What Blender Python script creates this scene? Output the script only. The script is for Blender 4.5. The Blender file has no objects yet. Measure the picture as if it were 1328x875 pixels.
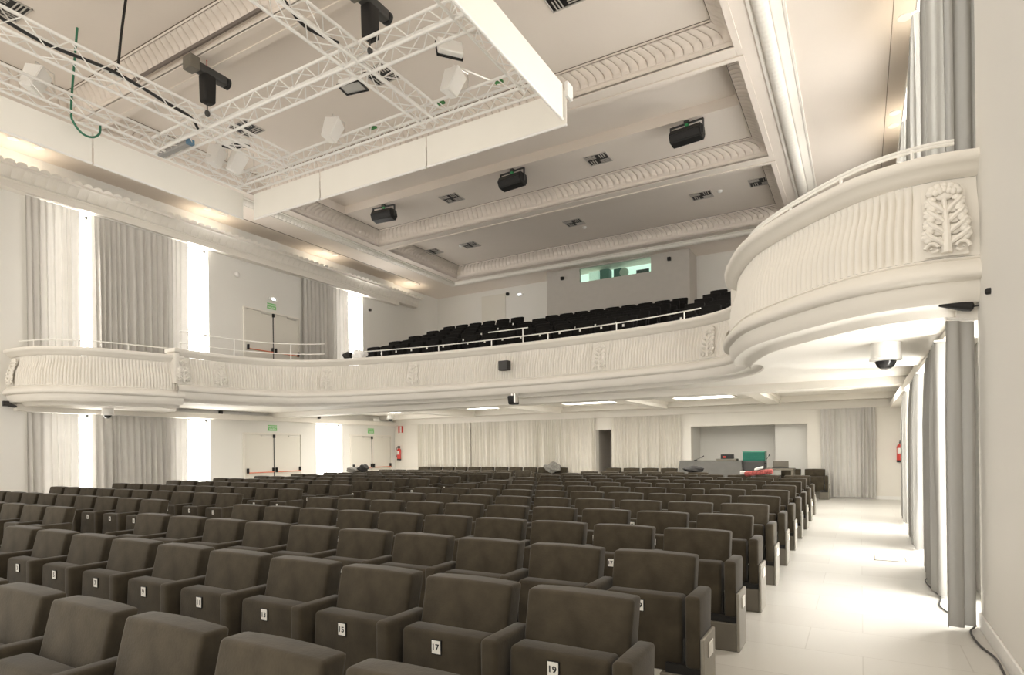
import bpy, bmesh, math, random
from mathutils import Matrix, Vector
from mathutils.geometry import tessellate_polygon

# ------------------------------------------------------------------ scene, camera, light
SC = bpy.context.scene
COL = SC.collection
PI = math.pi
SC.view_settings.view_transform = 'Standard'
SC.view_settings.look = 'None'
SC.view_settings.gamma = 1.0
SC.view_settings.use_curve_mapping = False
SC.view_settings.exposure = 0.65

YAW, ROLL, EYE = math.radians(29.87), math.atan(.0115), 1.5
F = Vector((-math.sin(YAW), math.cos(YAW), 0))
R0 = Vector((math.cos(YAW), math.sin(YAW), 0))
U0 = Vector((0, 0, 1))
RV = R0 * math.cos(ROLL) - U0 * math.sin(ROLL)
UV = U0 * math.cos(ROLL) + R0 * math.sin(ROLL)
cam = bpy.data.objects.new('camera', bpy.data.cameras.new('camera'))
COL.objects.link(cam)
m = Matrix.Identity(4)
for i in range(3):
    m[i][0], m[i][1], m[i][2] = RV[i], UV[i], -F[i]
m[2][3] = EYE
cam.matrix_world = m
cam.data.sensor_fit = 'HORIZONTAL'
cam.data.sensor_width = 36
cam.data.lens = 787 / 1328 * 36
cam.data.shift_y = (582.2 - 437.5) / 1328
cam.data.clip_start = .05
cam.data.clip_end = 200
SC.camera = cam

W = bpy.data.worlds.new('warm_fill')
SC.world = W
W.use_nodes = True
W.node_tree.nodes['Background'].inputs[0].default_value = (1.0, .95, .875, 1)
W.node_tree.nodes['Background'].inputs[1].default_value = 1.5     # even fill light added, entering by the open front behind the camera

WINDOW_GLOW = 8.0        # overcast daylight on the glazing
PANEL_GLOW = 4.5         # light panels under the balcony
DOWNLIGHT = 65.0        # watts of each recessed downlight

# ------------------------------------------------------------------ materials
def nmat(name, col, rough=.6, metal=0, spec=.4, noise=0, nscale=6, bump=0, bscale=60, sheen=0, emit=None, estr=0, trans=0, coat=0):
    m = bpy.data.materials.new(name)
    m.use_nodes = True
    nt = m.node_tree
    b = nt.nodes['Principled BSDF']
    c = (*col, 1)
    b.inputs['Base Color'].default_value = c
    b.inputs['Roughness'].default_value = rough
    b.inputs['Metallic'].default_value = metal
    b.inputs['Specular IOR Level'].default_value = spec
    if sheen:
        b.inputs['Sheen Weight'].default_value = sheen
        b.inputs['Sheen Roughness'].default_value = .5
    if coat:
        b.inputs['Coat Weight'].default_value = coat
    if trans:
        b.inputs['Transmission Weight'].default_value = trans
    if emit:
        b.inputs['Emission Color'].default_value = (*emit, 1)
        b.inputs['Emission Strength'].default_value = estr
    if noise or bump:
        tc = nt.nodes.new('ShaderNodeTexCoord')
    if noise:
        n = nt.nodes.new('ShaderNodeTexNoise')
        n.inputs['Scale'].default_value = nscale
        n.inputs['Detail'].default_value = 4
        nt.links.new(tc.outputs['Object'], n.inputs['Vector'])
        r = nt.nodes.new('ShaderNodeMapRange')
        r.inputs['From Min'].default_value = .3
        r.inputs['From Max'].default_value = .7
        r.inputs['To Min'].default_value = 1 - noise
        r.inputs['To Max'].default_value = 1 + noise
        nt.links.new(n.outputs['Fac'], r.inputs['Value'])
        mx = nt.nodes.new('ShaderNodeMix')
        mx.data_type = 'RGBA'
        mx.blend_type = 'MULTIPLY'
        mx.inputs[0].default_value = 1
        mx.inputs[6].default_value = c
        nt.links.new(r.outputs['Result'], mx.inputs[7])
        nt.links.new(mx.outputs[2], b.inputs['Base Color'])
    if bump:
        n2 = nt.nodes.new('ShaderNodeTexNoise')
        n2.inputs['Scale'].default_value = bscale
        nt.links.new(tc.outputs['Object'], n2.inputs['Vector'])
        bp = nt.nodes.new('ShaderNodeBump')
        bp.inputs['Strength'].default_value = bump
        bp.inputs['Distance'].default_value = .01
        nt.links.new(n2.outputs['Fac'], bp.inputs['Height'])
        nt.links.new(bp.outputs['Normal'], b.inputs['Normal'])
    return m

PLASTER = nmat('white_plaster', (.79, .75, .68), .7, spec=.2, noise=.015, nscale=1.5)
CEILP = nmat('ceiling_paint', (.74, .665, .59), .8, spec=.15, noise=.015, nscale=.8)
WALLP = nmat('wall_paint', (.77, .748, .70), .75, spec=.2, noise=.015, nscale=.7)
BOOTHP = nmat('booth_paint', (.50, .465, .42), .8, spec=.15, noise=.02)
WHITE = nmat('white_enamel', (.85, .83, .79), .4, spec=.4)
BANNER = nmat('banner_cloth', (.86, .83, .76), .8, spec=.1, noise=.01, nscale=2)
TRUSSM = nmat('white_truss_paint', (.83, .81, .77), .4, spec=.4)
GAPSHADE = nmat('painted_gap_shade', (.16, .13, .10), .9, spec=0)  # dark colour painted in for the shade inside gaps
SLOTSHADE = nmat('painted_slot_shade', (.30, .26, .21), .9, spec=0)  # lighter brown painted in for the shade of the right soffit groove
BLACK = nmat('black_plastic', (.018, .017, .016), .5, spec=.3)
DARK = nmat('dark_metal', (.05, .048, .045), .5, spec=.4)
STEEL = nmat('brushed_steel', (.75, .72, .67), .3, metal=.85)
RAIL = nmat('white_rail_paint', (.82, .80, .75), .35, spec=.5)
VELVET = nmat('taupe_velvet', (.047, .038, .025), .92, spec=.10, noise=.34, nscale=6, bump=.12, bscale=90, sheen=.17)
VELVETD = nmat('shaded_velvet', (.012, .011, .010), .95, spec=.08, noise=.2, nscale=7, sheen=.05)  # seat velvet coloured darker to paint in the balcony's backlit shade
BASEM = nmat('grey_seat_base', (.15, .135, .108), .55, spec=.3, noise=.04, nscale=9)
ENDM = nmat('pale_end_panel', (.27, .25, .21), .5, spec=.35, noise=.03)
PLATEW = nmat('plate_white', (.80, .78, .72), .45)
INK = nmat('plate_ink', (.012, .012, .012), .5)
RED = nmat('extinguisher_red', (.62, .05, .035), .35, spec=.5)
REDBAR = nmat('red_push_bar', (.72, .20, .10), .4)
GREEN = nmat('exit_green', (.17, .45, .15), .5, emit=(.2, .5, .18), estr=.12)
GREENB = nmat('green_plastic', (.006, .11, .075), .4)
GREENC = nmat('green_cable_cover', (.03, .16, .09), .5)
GREYCLOTH = nmat('grey_tablecloth', (.13, .125, .115), .9, spec=.1, noise=.05)
FABRICDARK = nmat('dark_bag_cloth', (.03, .028, .026), .9)
JACKET = nmat('grey_jacket_cloth', (.20, .19, .17), .9, noise=.3, nscale=25)
DOORP = nmat('door_paint', (.72, .685, .61), .55, spec=.3)
SCREENG = nmat('dome_glass', (.03, .03, .03), .08, spec=.8)
LENSG = nmat('flood_lens', (.55, .56, .56), .15, metal=.6)
WARMSPOT = nmat('lamp_disc', (1, 1, 1), .5, emit=(1, .93, .8), estr=18)
LED = nmat('emergency_led', (1, 1, 1), .5, emit=(.85, .92, 1), estr=14)
PANELG = nmat('light_panel', (1, 1, 1), .5, emit=(1, .97, .90), estr=PANEL_GLOW)
GLOWR = nmat('daylit_glazing_right', (1, 1, 1), .3, emit=(1, .985, .95), estr=WINDOW_GLOW * 1.3)
GLOW = nmat('daylit_glazing', (1, 1, 1), .3, emit=(1, .985, .95), estr=WINDOW_GLOW)
BOOTHG = nmat('booth_wall_glow', (.62, .75, .66), .7, emit=(.86, .96, .89), estr=.6)  # wall given its own glow in place of booth room light
BOOTHL = nmat('booth_cabinet_glow', (.8, .85, .8), .6, emit=(.8, .9, .8), estr=.25)  # cabinet glow added to look lit, it is no lamp
BOOTHT = nmat('booth_teal', (.03, .12, .10), .6)
WOODB = nmat('brown_box', (.16, .08, .03), .7)
CARTON = nmat('red_print_bag', (.36, .08, .07), .6, noise=.6, nscale=30)

def glass_mat():
    m = nmat('booth_glass', (.75, .92, .85), .02, spec=.5)
    nt = m.node_tree
    tr = nt.nodes.new('ShaderNodeBsdfTransparent')
    tr.inputs[0].default_value = (.86, .97, .92, 1)
    mx = nt.nodes.new('ShaderNodeMixShader')
    mx.inputs[0].default_value = .06
    out = nt.nodes['Material Output']
    nt.links.new(tr.outputs[0], mx.inputs[1])
    nt.links.new(nt.nodes['Principled BSDF'].outputs[0], mx.inputs[2])
    nt.links.new(mx.outputs[0], out.inputs[0])
    return m
GLASS = glass_mat()

def curtain_mat(name, col, tl=.3):
    m = nmat(name, col, .95, spec=.08, noise=.03, nscale=3)
    nt = m.node_tree
    t = nt.nodes.new('ShaderNodeBsdfTranslucent')
    t.inputs[0].default_value = (*col, 1)
    mx = nt.nodes.new('ShaderNodeMixShader')
    mx.inputs[0].default_value = tl
    out = nt.nodes['Material Output']
    nt.links.new(nt.nodes['Principled BSDF'].outputs[0], mx.inputs[1])
    nt.links.new(t.outputs[0], mx.inputs[2])
    nt.links.new(mx.outputs[0], out.inputs[0])
    return m
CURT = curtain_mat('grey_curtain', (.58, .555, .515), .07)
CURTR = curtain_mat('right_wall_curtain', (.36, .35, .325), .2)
CURTB = curtain_mat('light_grey_curtain', (.68, .66, .615), .15)
CURTP = curtain_mat('pale_curtain', (.72, .68, .60), .15)

def floor_mat():
    m = nmat('pale_stone_floor', (.80, .765, .685), .32, spec=.4)
    nt = m.node_tree
    b = nt.nodes['Principled BSDF']
    tc = nt.nodes.new('ShaderNodeTexCoord')
    br = nt.nodes.new('ShaderNodeTexBrick')
    br.inputs['Scale'].default_value = 1.0
    br.inputs['Brick Width'].default_value = 1.0
    br.inputs['Row Height'].default_value = .62
    br.inputs['Mortar Size'].default_value = .004
    br.inputs['Color1'].default_value = (.62, .60, .555, 1)
    br.inputs['Color2'].default_value = (.56, .535, .49, 1)
    br.inputs['Mortar'].default_value = (.50, .475, .43, 1)
    br.offset = .37
    nt.links.new(tc.outputs['Object'], br.inputs['Vector'])
    n = nt.nodes.new('ShaderNodeTexNoise')
    n.inputs['Scale'].default_value = 1.3
    n.inputs['Detail'].default_value = 8
    nt.links.new(tc.outputs['Object'], n.inputs['Vector'])
    mx = nt.nodes.new('ShaderNodeMix')
    mx.data_type = 'RGBA'
    mx.blend_type = 'SOFT_LIGHT'
    mx.inputs[0].default_value = .12
    nt.links.new(br.outputs['Color'], mx.inputs[6])
    nt.links.new(n.outputs['Fac'], mx.inputs[7])
    nt.links.new(mx.outputs[2], b.inputs['Base Color'])
    return m
FLOORM = floor_mat()

# ------------------------------------------------------------------ mesh helpers
class MB:
    def __init__(s):
        s.v, s.f, s.mi, s.mats = [], [], [], []
    def slot(s, mat):
        if mat not in s.mats:
            s.mats.append(mat)
        return s.mats.index(mat)
    def add(s, vs, fs, mat=None):
        o = len(s.v)
        s.v += [tuple(v) for v in vs]
        s.f += [tuple(i + o for i in f) for f in fs]
        k = s.slot(mat) if mat else 0
        s.mi += [k] * len(fs)
    def box(s, x0, x1, y0, y1, z0, z1, mat=None):
        vs = [(x, y, z) for x in (x0, x1) for y in (y0, y1) for z in (z0, z1)]
        s.add(vs, [(0, 1, 3, 2), (4, 6, 7, 5), (0, 4, 5, 1), (2, 3, 7, 6), (0, 2, 6, 4), (1, 5, 7, 3)], mat)
        return s
    def bevbox(s, x0, x1, y0, y1, z0, z1, r=.02, seg=2, mat=None, xf=None):
        bm = bmesh.new()
        bmesh.ops.create_cube(bm, size=1)
        for v in bm.verts:
            v.co = Vector(((x0 + x1) / 2 + v.co.x * (x1 - x0), (y0 + y1) / 2 + v.co.y * (y1 - y0), (z0 + z1) / 2 + v.co.z * (z1 - z0)))
        bmesh.ops.bevel(bm, geom=bm.edges[:], offset=r, segments=seg, profile=.5, affect='EDGES')
        s.frombm(bm, mat, xf)
        return s
    def frombm(s, bm, mat=None, xf=None):
        bm.verts.index_update()
        vs = [xf(v.co.copy()) if xf else v.co.copy() for v in bm.verts]
        s.add(vs, [tuple(v.index for v in f.verts) for f in bm.faces], mat)
        bm.free()
    def tube(s, pts, r, n=8, mat=None, cap=True):
        pts = [Vector(p) for p in pts]
        vs, fs = [], []
        for i, p in enumerate(pts):
            t = (pts[min(i + 1, len(pts) - 1)] - pts[max(i - 1, 0)]).normalized()
            a = t.cross(Vector((0, 0, 1)))
            if a.length < 1e-3:
                a = t.cross(Vector((1, 0, 0)))
            a.normalize()
            b = t.cross(a)
            rr = r[i] if isinstance(r, (list, tuple)) else r
            for k in range(n):
                w = 2 * PI * k / n
                vs.append(p + a * (rr * math.cos(w)) + b * (rr * math.sin(w)))
        for i in range(len(pts) - 1):
            for k in range(n):
                fs.append((i * n + k, i * n + (k + 1) % n, (i + 1) * n + (k + 1) % n, (i + 1) * n + k))
        if cap:
            fs.append(tuple(range(n - 1, -1, -1)))
            fs.append(tuple((len(pts) - 1) * n + k for k in range(n)))
        s.add(vs, fs, mat)
        return s
    def lathe(s, prof, c, n=20, mat=None, axis='z'):
        vs, fs = [], []
        for r, z in prof:
            for k in range(n):
                w = 2 * PI * k / n
                a, b = r * math.cos(w), r * math.sin(w)
                p = (a, b, z) if axis == 'z' else ((a, z, b) if axis == 'y' else (z, a, b))
                vs.append((c[0] + p[0], c[1] + p[1], c[2] + p[2]))
        for i in range(len(prof) - 1):
            for k in range(n):
                fs.append((i * n + k, i * n + (k + 1) % n, (i + 1) * n + (k + 1) % n, (i + 1) * n + k))
        fs.append(tuple(range(n)))
        fs.append(tuple((len(prof) - 1) * n + k for k in range(n)))
        s.add(vs, fs, mat)
        return s
    def ball(s, c, rx, ry=None, rz=None, mat=None, n=12, m=8, xf=None):
        ry, rz = ry or rx, rz or rx
        bm = bmesh.new()
        bmesh.ops.create_uvsphere(bm, u_segments=n, v_segments=m, radius=1)
        for v in bm.verts:
            v.co = Vector((c[0] + v.co.x * rx, c[1] + v.co.y * ry, c[2] + v.co.z * rz))
        s.frombm(bm, mat, xf)
        return s
    def grid(s, rows, mat=None, closed=False):
        n = len(rows[0])
        vs = [p for r in rows for p in r]
        fs = []
        for i in range(len(rows) - 1):
            for k in range(n - 1):
                fs.append((i * n + k, i * n + k + 1, (i + 1) * n + k + 1, (i + 1) * n + k))
        s.add(vs, fs, mat)
        return s
    def poly(s, pts2, z0, z1, mat=None):
        """solid prism over a polygon in the xy plane"""
        n = len(pts2)
        tris = tessellate_polygon([[Vector((p[0], p[1], 0)) for p in pts2]])
        vs = [(p[0], p[1], z0) for p in pts2] + [(p[0], p[1], z1) for p in pts2]
        fs = [tuple(t) for t in tris] + [tuple(i + n for i in t) for t in tris]
        fs += [(i, (i + 1) % n, (i + 1) % n + n, i + n) for i in range(n)]
        s.add(vs, fs, mat)
        return s
    def mesh(s, name, mat=None, smooth=None):
        me = bpy.data.meshes.new(name)
        me.from_pydata(s.v, [], s.f)
        mats = s.mats or [mat or PLASTER]
        if s.mats and mat and s.mats[0] is not mat and mat not in s.mats:
            mats = s.mats
        for mm in mats:
            me.materials.append(mm)
        if len(mats) > 1:
            me.polygons.foreach_set('material_index', s.mi)
        bm = bmesh.new()
        bm.from_mesh(me)
        bmesh.ops.recalc_face_normals(bm, faces=bm.faces[:])
        if smooth:
            for f in bm.faces:
                f.smooth = True
            for e in bm.edges:
                if len(e.link_faces) == 2 and e.calc_face_angle(0) > smooth:
                    e.smooth = False
        bm.to_mesh(me)
        bm.free()
        return me
    def build(s, name, mat=None, parent=None, smooth=None):
        o = bpy.data.objects.new(name, s.mesh(name, mat, smooth))
        COL.objects.link(o)
        if parent is not None:
            o.parent = parent
        return o

SM = math.radians(40)

def tag(o, label=None, cat=None, group=None, kind=None):
    for k, v in (('label', label), ('category', cat), ('group', group), ('kind', kind)):
        if v:
            o[k] = v
    return o

def thing(name, label, cat, loc=(0, 0, 0), rz=0, group=None):
    o = bpy.data.objects.new(name, None)
    o.empty_display_size = .1
    COL.objects.link(o)
    o.location = loc
    o.rotation_euler = (0, 0, rz)
    return tag(o, label, cat, group)

def struct(name, mb, mat=None, smooth=None, parent=None):
    o = mb.build(name, mat, parent, smooth)
    o['kind'] = 'structure'
    return o

def copy_tree(o, parent=None):
    c = o.copy()
    COL.objects.link(c)
    c.parent = parent
    for ch in list(o.children):
        copy_tree(ch, c)
    return c

_txt = {}
def text_mesh(body):
    """flat vertices / faces of built-in lettering, centred, height of a capital = 1"""
    if body not in _txt:
        cu = bpy.data.curves.new('lettering', 'FONT')
        cu.body = body
        cu.align_x = 'CENTER'
        cu.align_y = 'CENTER'
        cu.resolution_u = 3
        cu.offset = .025
        ob = bpy.data.objects.new('lettering', cu)
        COL.objects.link(ob)
        dg = bpy.context.evaluated_depsgraph_get()
        me = bpy.data.meshes.new_from_object(ob.evaluated_get(dg))
        vs = [v.co.copy() for v in me.vertices]
        fs = [tuple(p.vertices) for p in me.polygons]
        bpy.data.objects.remove(ob)
        bpy.data.meshes.remove(me)
        bpy.data.curves.remove(cu)
        ys = [v.y for v in vs]
        xs = [v.x for v in vs]
        cx, cy, h = (max(xs) + min(xs)) / 2, (max(ys) + min(ys)) / 2, max(ys) - min(ys)
        _txt[body] = ([((v.x - cx) / h, (v.y - cy) / h) for v in vs], fs)
    return _txt[body]

def add_text(mb, body, h, place, mat, wscale=1):
    vs, fs = text_mesh(body)
    mb.add([place(x * h * wscale, y * h) for x, y in vs], fs, mat)

def cr(pts, n=8):
    """Catmull-Rom through 2D points"""
    P = [Vector(p) for p in pts]
    P = [P[0] * 2 - P[1]] + P + [P[-1] * 2 - P[-2]]
    out = []
    for i in range(1, len(P) - 2):
        a, b, c, d = P[i - 1:i + 3]
        for k in range(n):
            t = k / n
            out.append(.5 * ((2 * b) + (c - a) * t + (2 * a - 5 * b + 4 * c - d) * t * t + (3 * b - a - 3 * c + d) * t ** 3))
    out.append(P[-2])
    return out

def resample(pts, step):
    L = [0]
    for a, b in zip(pts, pts[1:]):
        L.append(L[-1] + (b - a).length)
    n = max(2, int(L[-1] / step))
    out, j = [], 0
    for i in range(n + 1):
        t = L[-1] * i / n
        while j < len(pts) - 2 and L[j + 1] < t:
            j += 1
        w = (t - L[j]) / max(1e-9, L[j + 1] - L[j])
        out.append(pts[j].lerp(pts[j + 1], w))
    return out

def normals(pts, side):
    out = []
    for i in range(len(pts)):
        t = (pts[min(i + 1, len(pts) - 1)] - pts[max(i - 1, 0)]).normalized()
        out.append(Vector((-t.y, t.x)) * side)
    return out

# ------------------------------------------------------------------ room shell
XL, XR, XN, YB, YU = -16.9, 1.02, .84, 19.6, 22.8
Y0 = -3.0
ZS = 8.52
b = MB()
b.box(XL - .4, XR + .5, Y0, YB + 1.6, -.2, 0)
struct('floor', b, FLOORM)

def wall_x(xa, xb, y0, y1, z0, z1, holes):
    """wall slab between xa and xb with rectangular holes (ya, yb, za, zb)"""
    m = MB()
    ys = sorted({y0, y1, *[h[0] for h in holes], *[h[1] for h in holes]})
    for a, c in zip(ys, ys[1:]):
        hs = sorted([h for h in holes if h[0] <= a + 1e-6 and h[1] >= c - 1e-6], key=lambda h: h[2])
        z = z0
        for h in hs:
            if h[2] > z + 1e-6:
                m.box(xa, xb, a, c, z, h[2])
            z = max(z, h[3])
        if z < z1 - 1e-6:
            m.box(xa, xb, a, c, z, z1)
    return m

LH = [(7.0, 8.04, .02, 2.5), (10.15, 11.27, .02, 2.5), (15.36, 16.6, .02, 2.5),
      (7.0, 8.07, 3.45, 7.55), (10.15, 11.27, 3.45, 7.55), (16.3, 17.77, 3.45, 7.55)]
struct('wall_left', wall_x(XL - .35, XL, Y0, 19.62, 0, ZS, LH), WALLP)
struct('wall_left_rear', MB().box(XL - .35, XL - .1, 19.62, YU, 3, ZS), WALLP)
RH = [(6.32, 7.15, .02, 2.5), (9.3, 10.55, .02, 2.5), (12.5, 13.8, .02, 2.5),
      (6.78, 7.4, 3.45, 7.55), (9.3, 10.55, 3.45, 7.55), (12.5, 13.8, 3.45, 7.55), (15.8, 16.9, 3.45, 7.55)]
struct('wall_right', wall_x(XR, XR + .35, 6.0, YU, 0, ZS, RH), WALLP)
struct('wall_right_front', MB().box(XN, XR + .35, Y0, 6.2, 0, ZS + .6), WALLP)

# windows: frame, mullion and bright glazing in each opening
def window(k, x0, out, h):
    ya, yb, za, zb = h
    fr = MB()
    xf = x0 + out * .16
    for (a, c, d, e) in ((ya, ya + .05, za, zb), (yb - .05, yb, za, zb), (ya, yb, za, za + .06), (ya, yb, zb - .06, zb), ((ya + yb) / 2 - .02, (ya + yb) / 2 + .02, za, zb)):
        fr.box(min(xf, xf + out * .06), max(xf, xf + out * .06), a, c, d, e)
    f = struct('window_%d' % k, fr, WHITE)
    p = MB().box(min(xf + out * .02, xf + out * .03), max(xf + out * .02, xf + out * .03), ya + .01, yb - .01, za + .01, zb - .01).build('pane', GLOW if out < 0 else GLOWR, f)
    p['kind'] = 'structure'
for i, h in enumerate(LH):
    window(i + 1, XL, -1, h)
for i, h in enumerate(RH):
    window(len(LH) + i + 1, XR, 1, h)

# back wall with doorway and niche
b = MB()
DOOR = (-7.92, -7.33, 0, 2.13)
NICHE = (-4.68, -1.34, 0, 2.15)
b.box(XL - .35, DOOR[0], YB, YB + .3, 0, 3.3)
b.box(DOOR[0], DOOR[1], YB, YB + .3, DOOR[3], 3.3)
b.box(DOOR[1], NICHE[0], YB, YB + .3, 0, 3.3)
b.box(NICHE[0], NICHE[1], YB, YB + .3, NICHE[3], 3.3)
b.box(NICHE[1], XR + .35, YB, YB + .3, 0, 3.3)
struct('wall_back', b, PLASTER)
b = MB()
b.box(NICHE[0] - .1, NICHE[0], YB + .29, YB + 1.4, 0, 2.3)
b.box(NICHE[1], NICHE[1] + .1, YB + .29, YB + 1.4, 0, 2.3)
b.box(NICHE[0] - .1, NICHE[1] + .1, YB + 1.3, YB + 1.4, 0, 2.3)
b.box(NICHE[0] - .1, NICHE[1] + .1, YB + .29, YB + 1.4, 2.15, 2.3)
b.box(-2.25, NICHE[1], YB + .45, YB + 1.3, 0, 2.15)
struct('wall_niche', b, WALLP)
b = MB()
b.box(DOOR[0] - .1, DOOR[0], YB + .29, YB + 1.5, 0, 2.3)
b.box(DOOR[1], DOOR[1] + .1, YB + .29, YB + 1.5, 0, 2.3)
b.box(DOOR[0] - .1, DOOR[1] + .1, YB + 1.4, YB + 1.5, 0, 2.3)
b.box(DOOR[0] - .1, DOOR[1] + .1, YB + .29, YB + 1.5, 2.13, 2.3)
struct('wall_passage', b, BOOTHP)
# upper rear wall and projection booth
b = MB()
b.box(XL - .35, XR + .35, YU, YU + .2, 3, ZS + .1)
struct('wall_back_upper', b, WALLP)
BX0, BX1, BY = -10.8, -5.17, 21.74
WX0, WX1, WZ0, WZ1 = -9.38, -6.56, 7.92, 8.46
b = MB()
b.box(BX0, WX0, BY, BY + .12, 3.5, ZS)
b.box(WX1, BX1, BY, BY + .12, 3.5, ZS)
b.box(WX0, WX1, BY, BY + .12, 3.5, WZ0)
b.box(WX0, WX1, BY, BY + .12, WZ1, ZS)
b.box(BX0, BX0 + .12, BY + .12, YU, 3.5, ZS)
b.box(BX1 - .12, BX1, BY + .12, YU, 3.5, ZS)
struct('wall_booth', b, BOOTHP)
b = MB()
b.box(BX0 + .12, BX1 - .12, YU - .06, YU - .01, 7.0, ZS)
struct('wall_booth_rear', b, BOOTHG)
w = struct('window_%d' % (len(LH) + len(RH) + 1), MB().box(WX0, WX1, BY + .04, BY + .05, WZ0, WZ1), GLASS)
# things in the booth
t = tag(MB().box(-9.22, -8.82, 22.3, 22.6, 7.0, 8.44).build('equipment_rack', BOOTHL), 'pale equipment rack at the left of the booth window', 'rack')
t = tag(MB().box(-8.74, -8.38, 22.25, 22.6, 7.0, 8.44).build('locker', BOOTHT), 'dark teal locker behind the booth window', 'locker')
t = tag(MB().bevbox(-8.2, -7.85, 22.3, 22.6, 7.0, 8.40, .02).build('locker', BOOTHT), 'second teal locker in the booth, beside the projector', 'locker')
t = thing('film_projector', 'dark projector with a round reel seen through the booth window', 'projector', (-7.62, 22.2, 7.0))
MB().box(-.05, .05, -.05, .05, 0, .95).build('column', WOODB, t)
MB().lathe([(.01, -.04), (.17, -.04), (.17, .04), (.01, .04)], (-.12, 0, 1.18), 18, axis='y').build('reel', BOOTHP, t)
MB().bevbox(-.30, .25, -.12, .12, .9, 1.02, .015).build('body', WOODB, t)
t = thing('monitor', 'small black monitor on the booth sill at the right', 'monitor', (-6.95, 22.0, 7.0))
MB().bevbox(-.24, .24, -.03, .03, .93, 1.12, .01).build('screen', BLACK, t)
MB().box(-.04, .04, -.03, .03, 0, .95).build('stand', BLACK, t)

# ------------------------------------------------------------------ coffered ceiling
CX0, CX1 = -14.25, -1.85
BEAMS = [(-2.67, -2.26), (1.95, 2.36), (6.57, 6.98), (11.18, 11.6), (15.8, 16.25)]
YF = 20.45
ZC = 8.9

def flute_side(mb, p0, p1, inward):
    """fluted cove from p0 to p1 (2D), rising and leaning inwards with mitred ends"""
    p0, p1, inward = Vector(p0), Vector(p1), Vector(inward)
    L = (p1 - p0).length
    d = (p1 - p0) / L
    N = max(4, round(L / .17))
    prof = [(0, 8.5), (0, 8.60), (.012, 8.605), (.012, 8.62)]
    fl = [(.012 + .30 * (k / 8) ** 2.6, 8.62 + .25 * (k / 8) ** .9) for k in range(9)]
    rows = []
    for (i, z) in prof:
        rows.append([(*(p0 + inward * i + d * (i + (L - 2 * i) * u)), z) for u in (0, 1)])
    mb.grid(rows)
    rows = []
    for j, (i, z) in enumerate(fl):
        row = []
        for k in range(N):
            for q, bump in ((0, 0), (.05, .034), (.14, .046), (.5, .05), (.86, .046), (.95, .034)):
                u = (k + q) / N
                e = 0 if j in (0, 8) else 1
                row.append((*(p0 + inward * (i + bump * e) + d * (i + (L - 2 * i) * u)), z - (bump * .5 * (j - 4) / 4 if j > 4 else 0)))
        row.append((*(p0 + inward * i + d * (i + (L - 2 * i))), z))
        rows.append(row)
    mb.grid(rows)
    rows = [[(*(p0 + inward * i + d * (i + (L - 2 * i) * u)), z) for u in (0, 1)] for i, z in ((.31, 8.865), (.34, 8.93))]
    mb.grid(rows)

cof = [(BEAMS[i][1], BEAMS[i + 1][0]) for i in range(4)] + [(BEAMS[4][1], YF)]
RECESS = (-13.9, -2.12, 12.15, 13.88)
pan = MB()
tn = 1
for (ya, yb) in cof:
    fb = MB()
    flute_side(fb, (CX0, ya), (CX1, ya), (0, 1))
    flute_side(fb, (CX0, yb), (CX1, yb), (0, -1))
    flute_side(fb, (CX0, ya), (CX0, yb), (1, 0))
    flute_side(fb, (CX1, ya), (CX1, yb), (-1, 0))
    g = .315
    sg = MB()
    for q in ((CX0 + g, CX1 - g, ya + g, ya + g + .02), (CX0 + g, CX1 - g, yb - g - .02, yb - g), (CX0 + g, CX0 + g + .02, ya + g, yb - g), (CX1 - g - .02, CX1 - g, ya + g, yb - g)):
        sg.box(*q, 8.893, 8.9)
    struct('trim_%d' % tn, sg, GAPSHADE)  # dark strip painting the shade of the gap above the cove
    tn += 1
    # raised lip round the opening
    for (x0, x1, y0, y1) in ((CX0 - .11, CX1 + .11, ya - .11, ya), (CX0 - .11, CX1 + .11, yb, yb + .11), (CX0 - .11, CX0, ya, yb), (CX1, CX1 + .11, ya, yb)):
        fb.box(x0, x1, y0, y1, 8.478, 8.52)
    struct('trim_%d' % tn, fb, CEILP, SM)
    tn += 1
    if ya < RECESS[2] < yb:
        x0, x1, y0, y1 = RECESS
        for bx in ((CX0, x0, ya, yb), (x1, CX1, ya, yb), (x0, x1, ya, y0), (x0, x1, y1, yb)):
            pan.box(*bx, ZC, ZC + .3)
        pan.box(x0 - .1, x1 + .1, y0 - .1, y1 + .1, ZC + .24, ZC + .3)
    else:
        pan.box(CX0, CX1, ya, yb, ZC, ZC + .1)
struct('ceiling_panels', pan, CEILP)
b = MB()
for (ya, yb) in BEAMS:
    b.box(CX0, CX1, ya + .006, yb - .006, 8.5, 8.56)
    b.box(CX0, CX1, ya + .05, yb - .05, 8.56, 9.1)
b.box(CX1 + .006, -1.5, Y0, 20.85, 8.5, 8.56)
b.box(-14.6, CX0 - .006, Y0, 20.85, 8.5, 8.56)
b.box(CX0, CX1, YF + .006, 20.85, 8.5, 8.56)
b.box(CX1 + .02, -1.4, Y0, 20.85, 8.56, 9.1)
b.box(-14.7, CX0 - .02, Y0, 20.85, 8.56, 9.1)
b.box(-14.7, -1.4, YF + .02, 20.9, 8.56, 9.1)
struct('ceiling_beams', b, CEILP)
b = MB()
b.box(-1.1, XR + .35, Y0, YU, ZS, ZS + .1)
b.box(XL - .35, -15.0, Y0, YU, ZS, ZS + .1)
b.box(-15.0, -1.1, 21.25, YU, ZS, ZS + .1)
struct('ceiling_soffit', b, CEILP)

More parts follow.
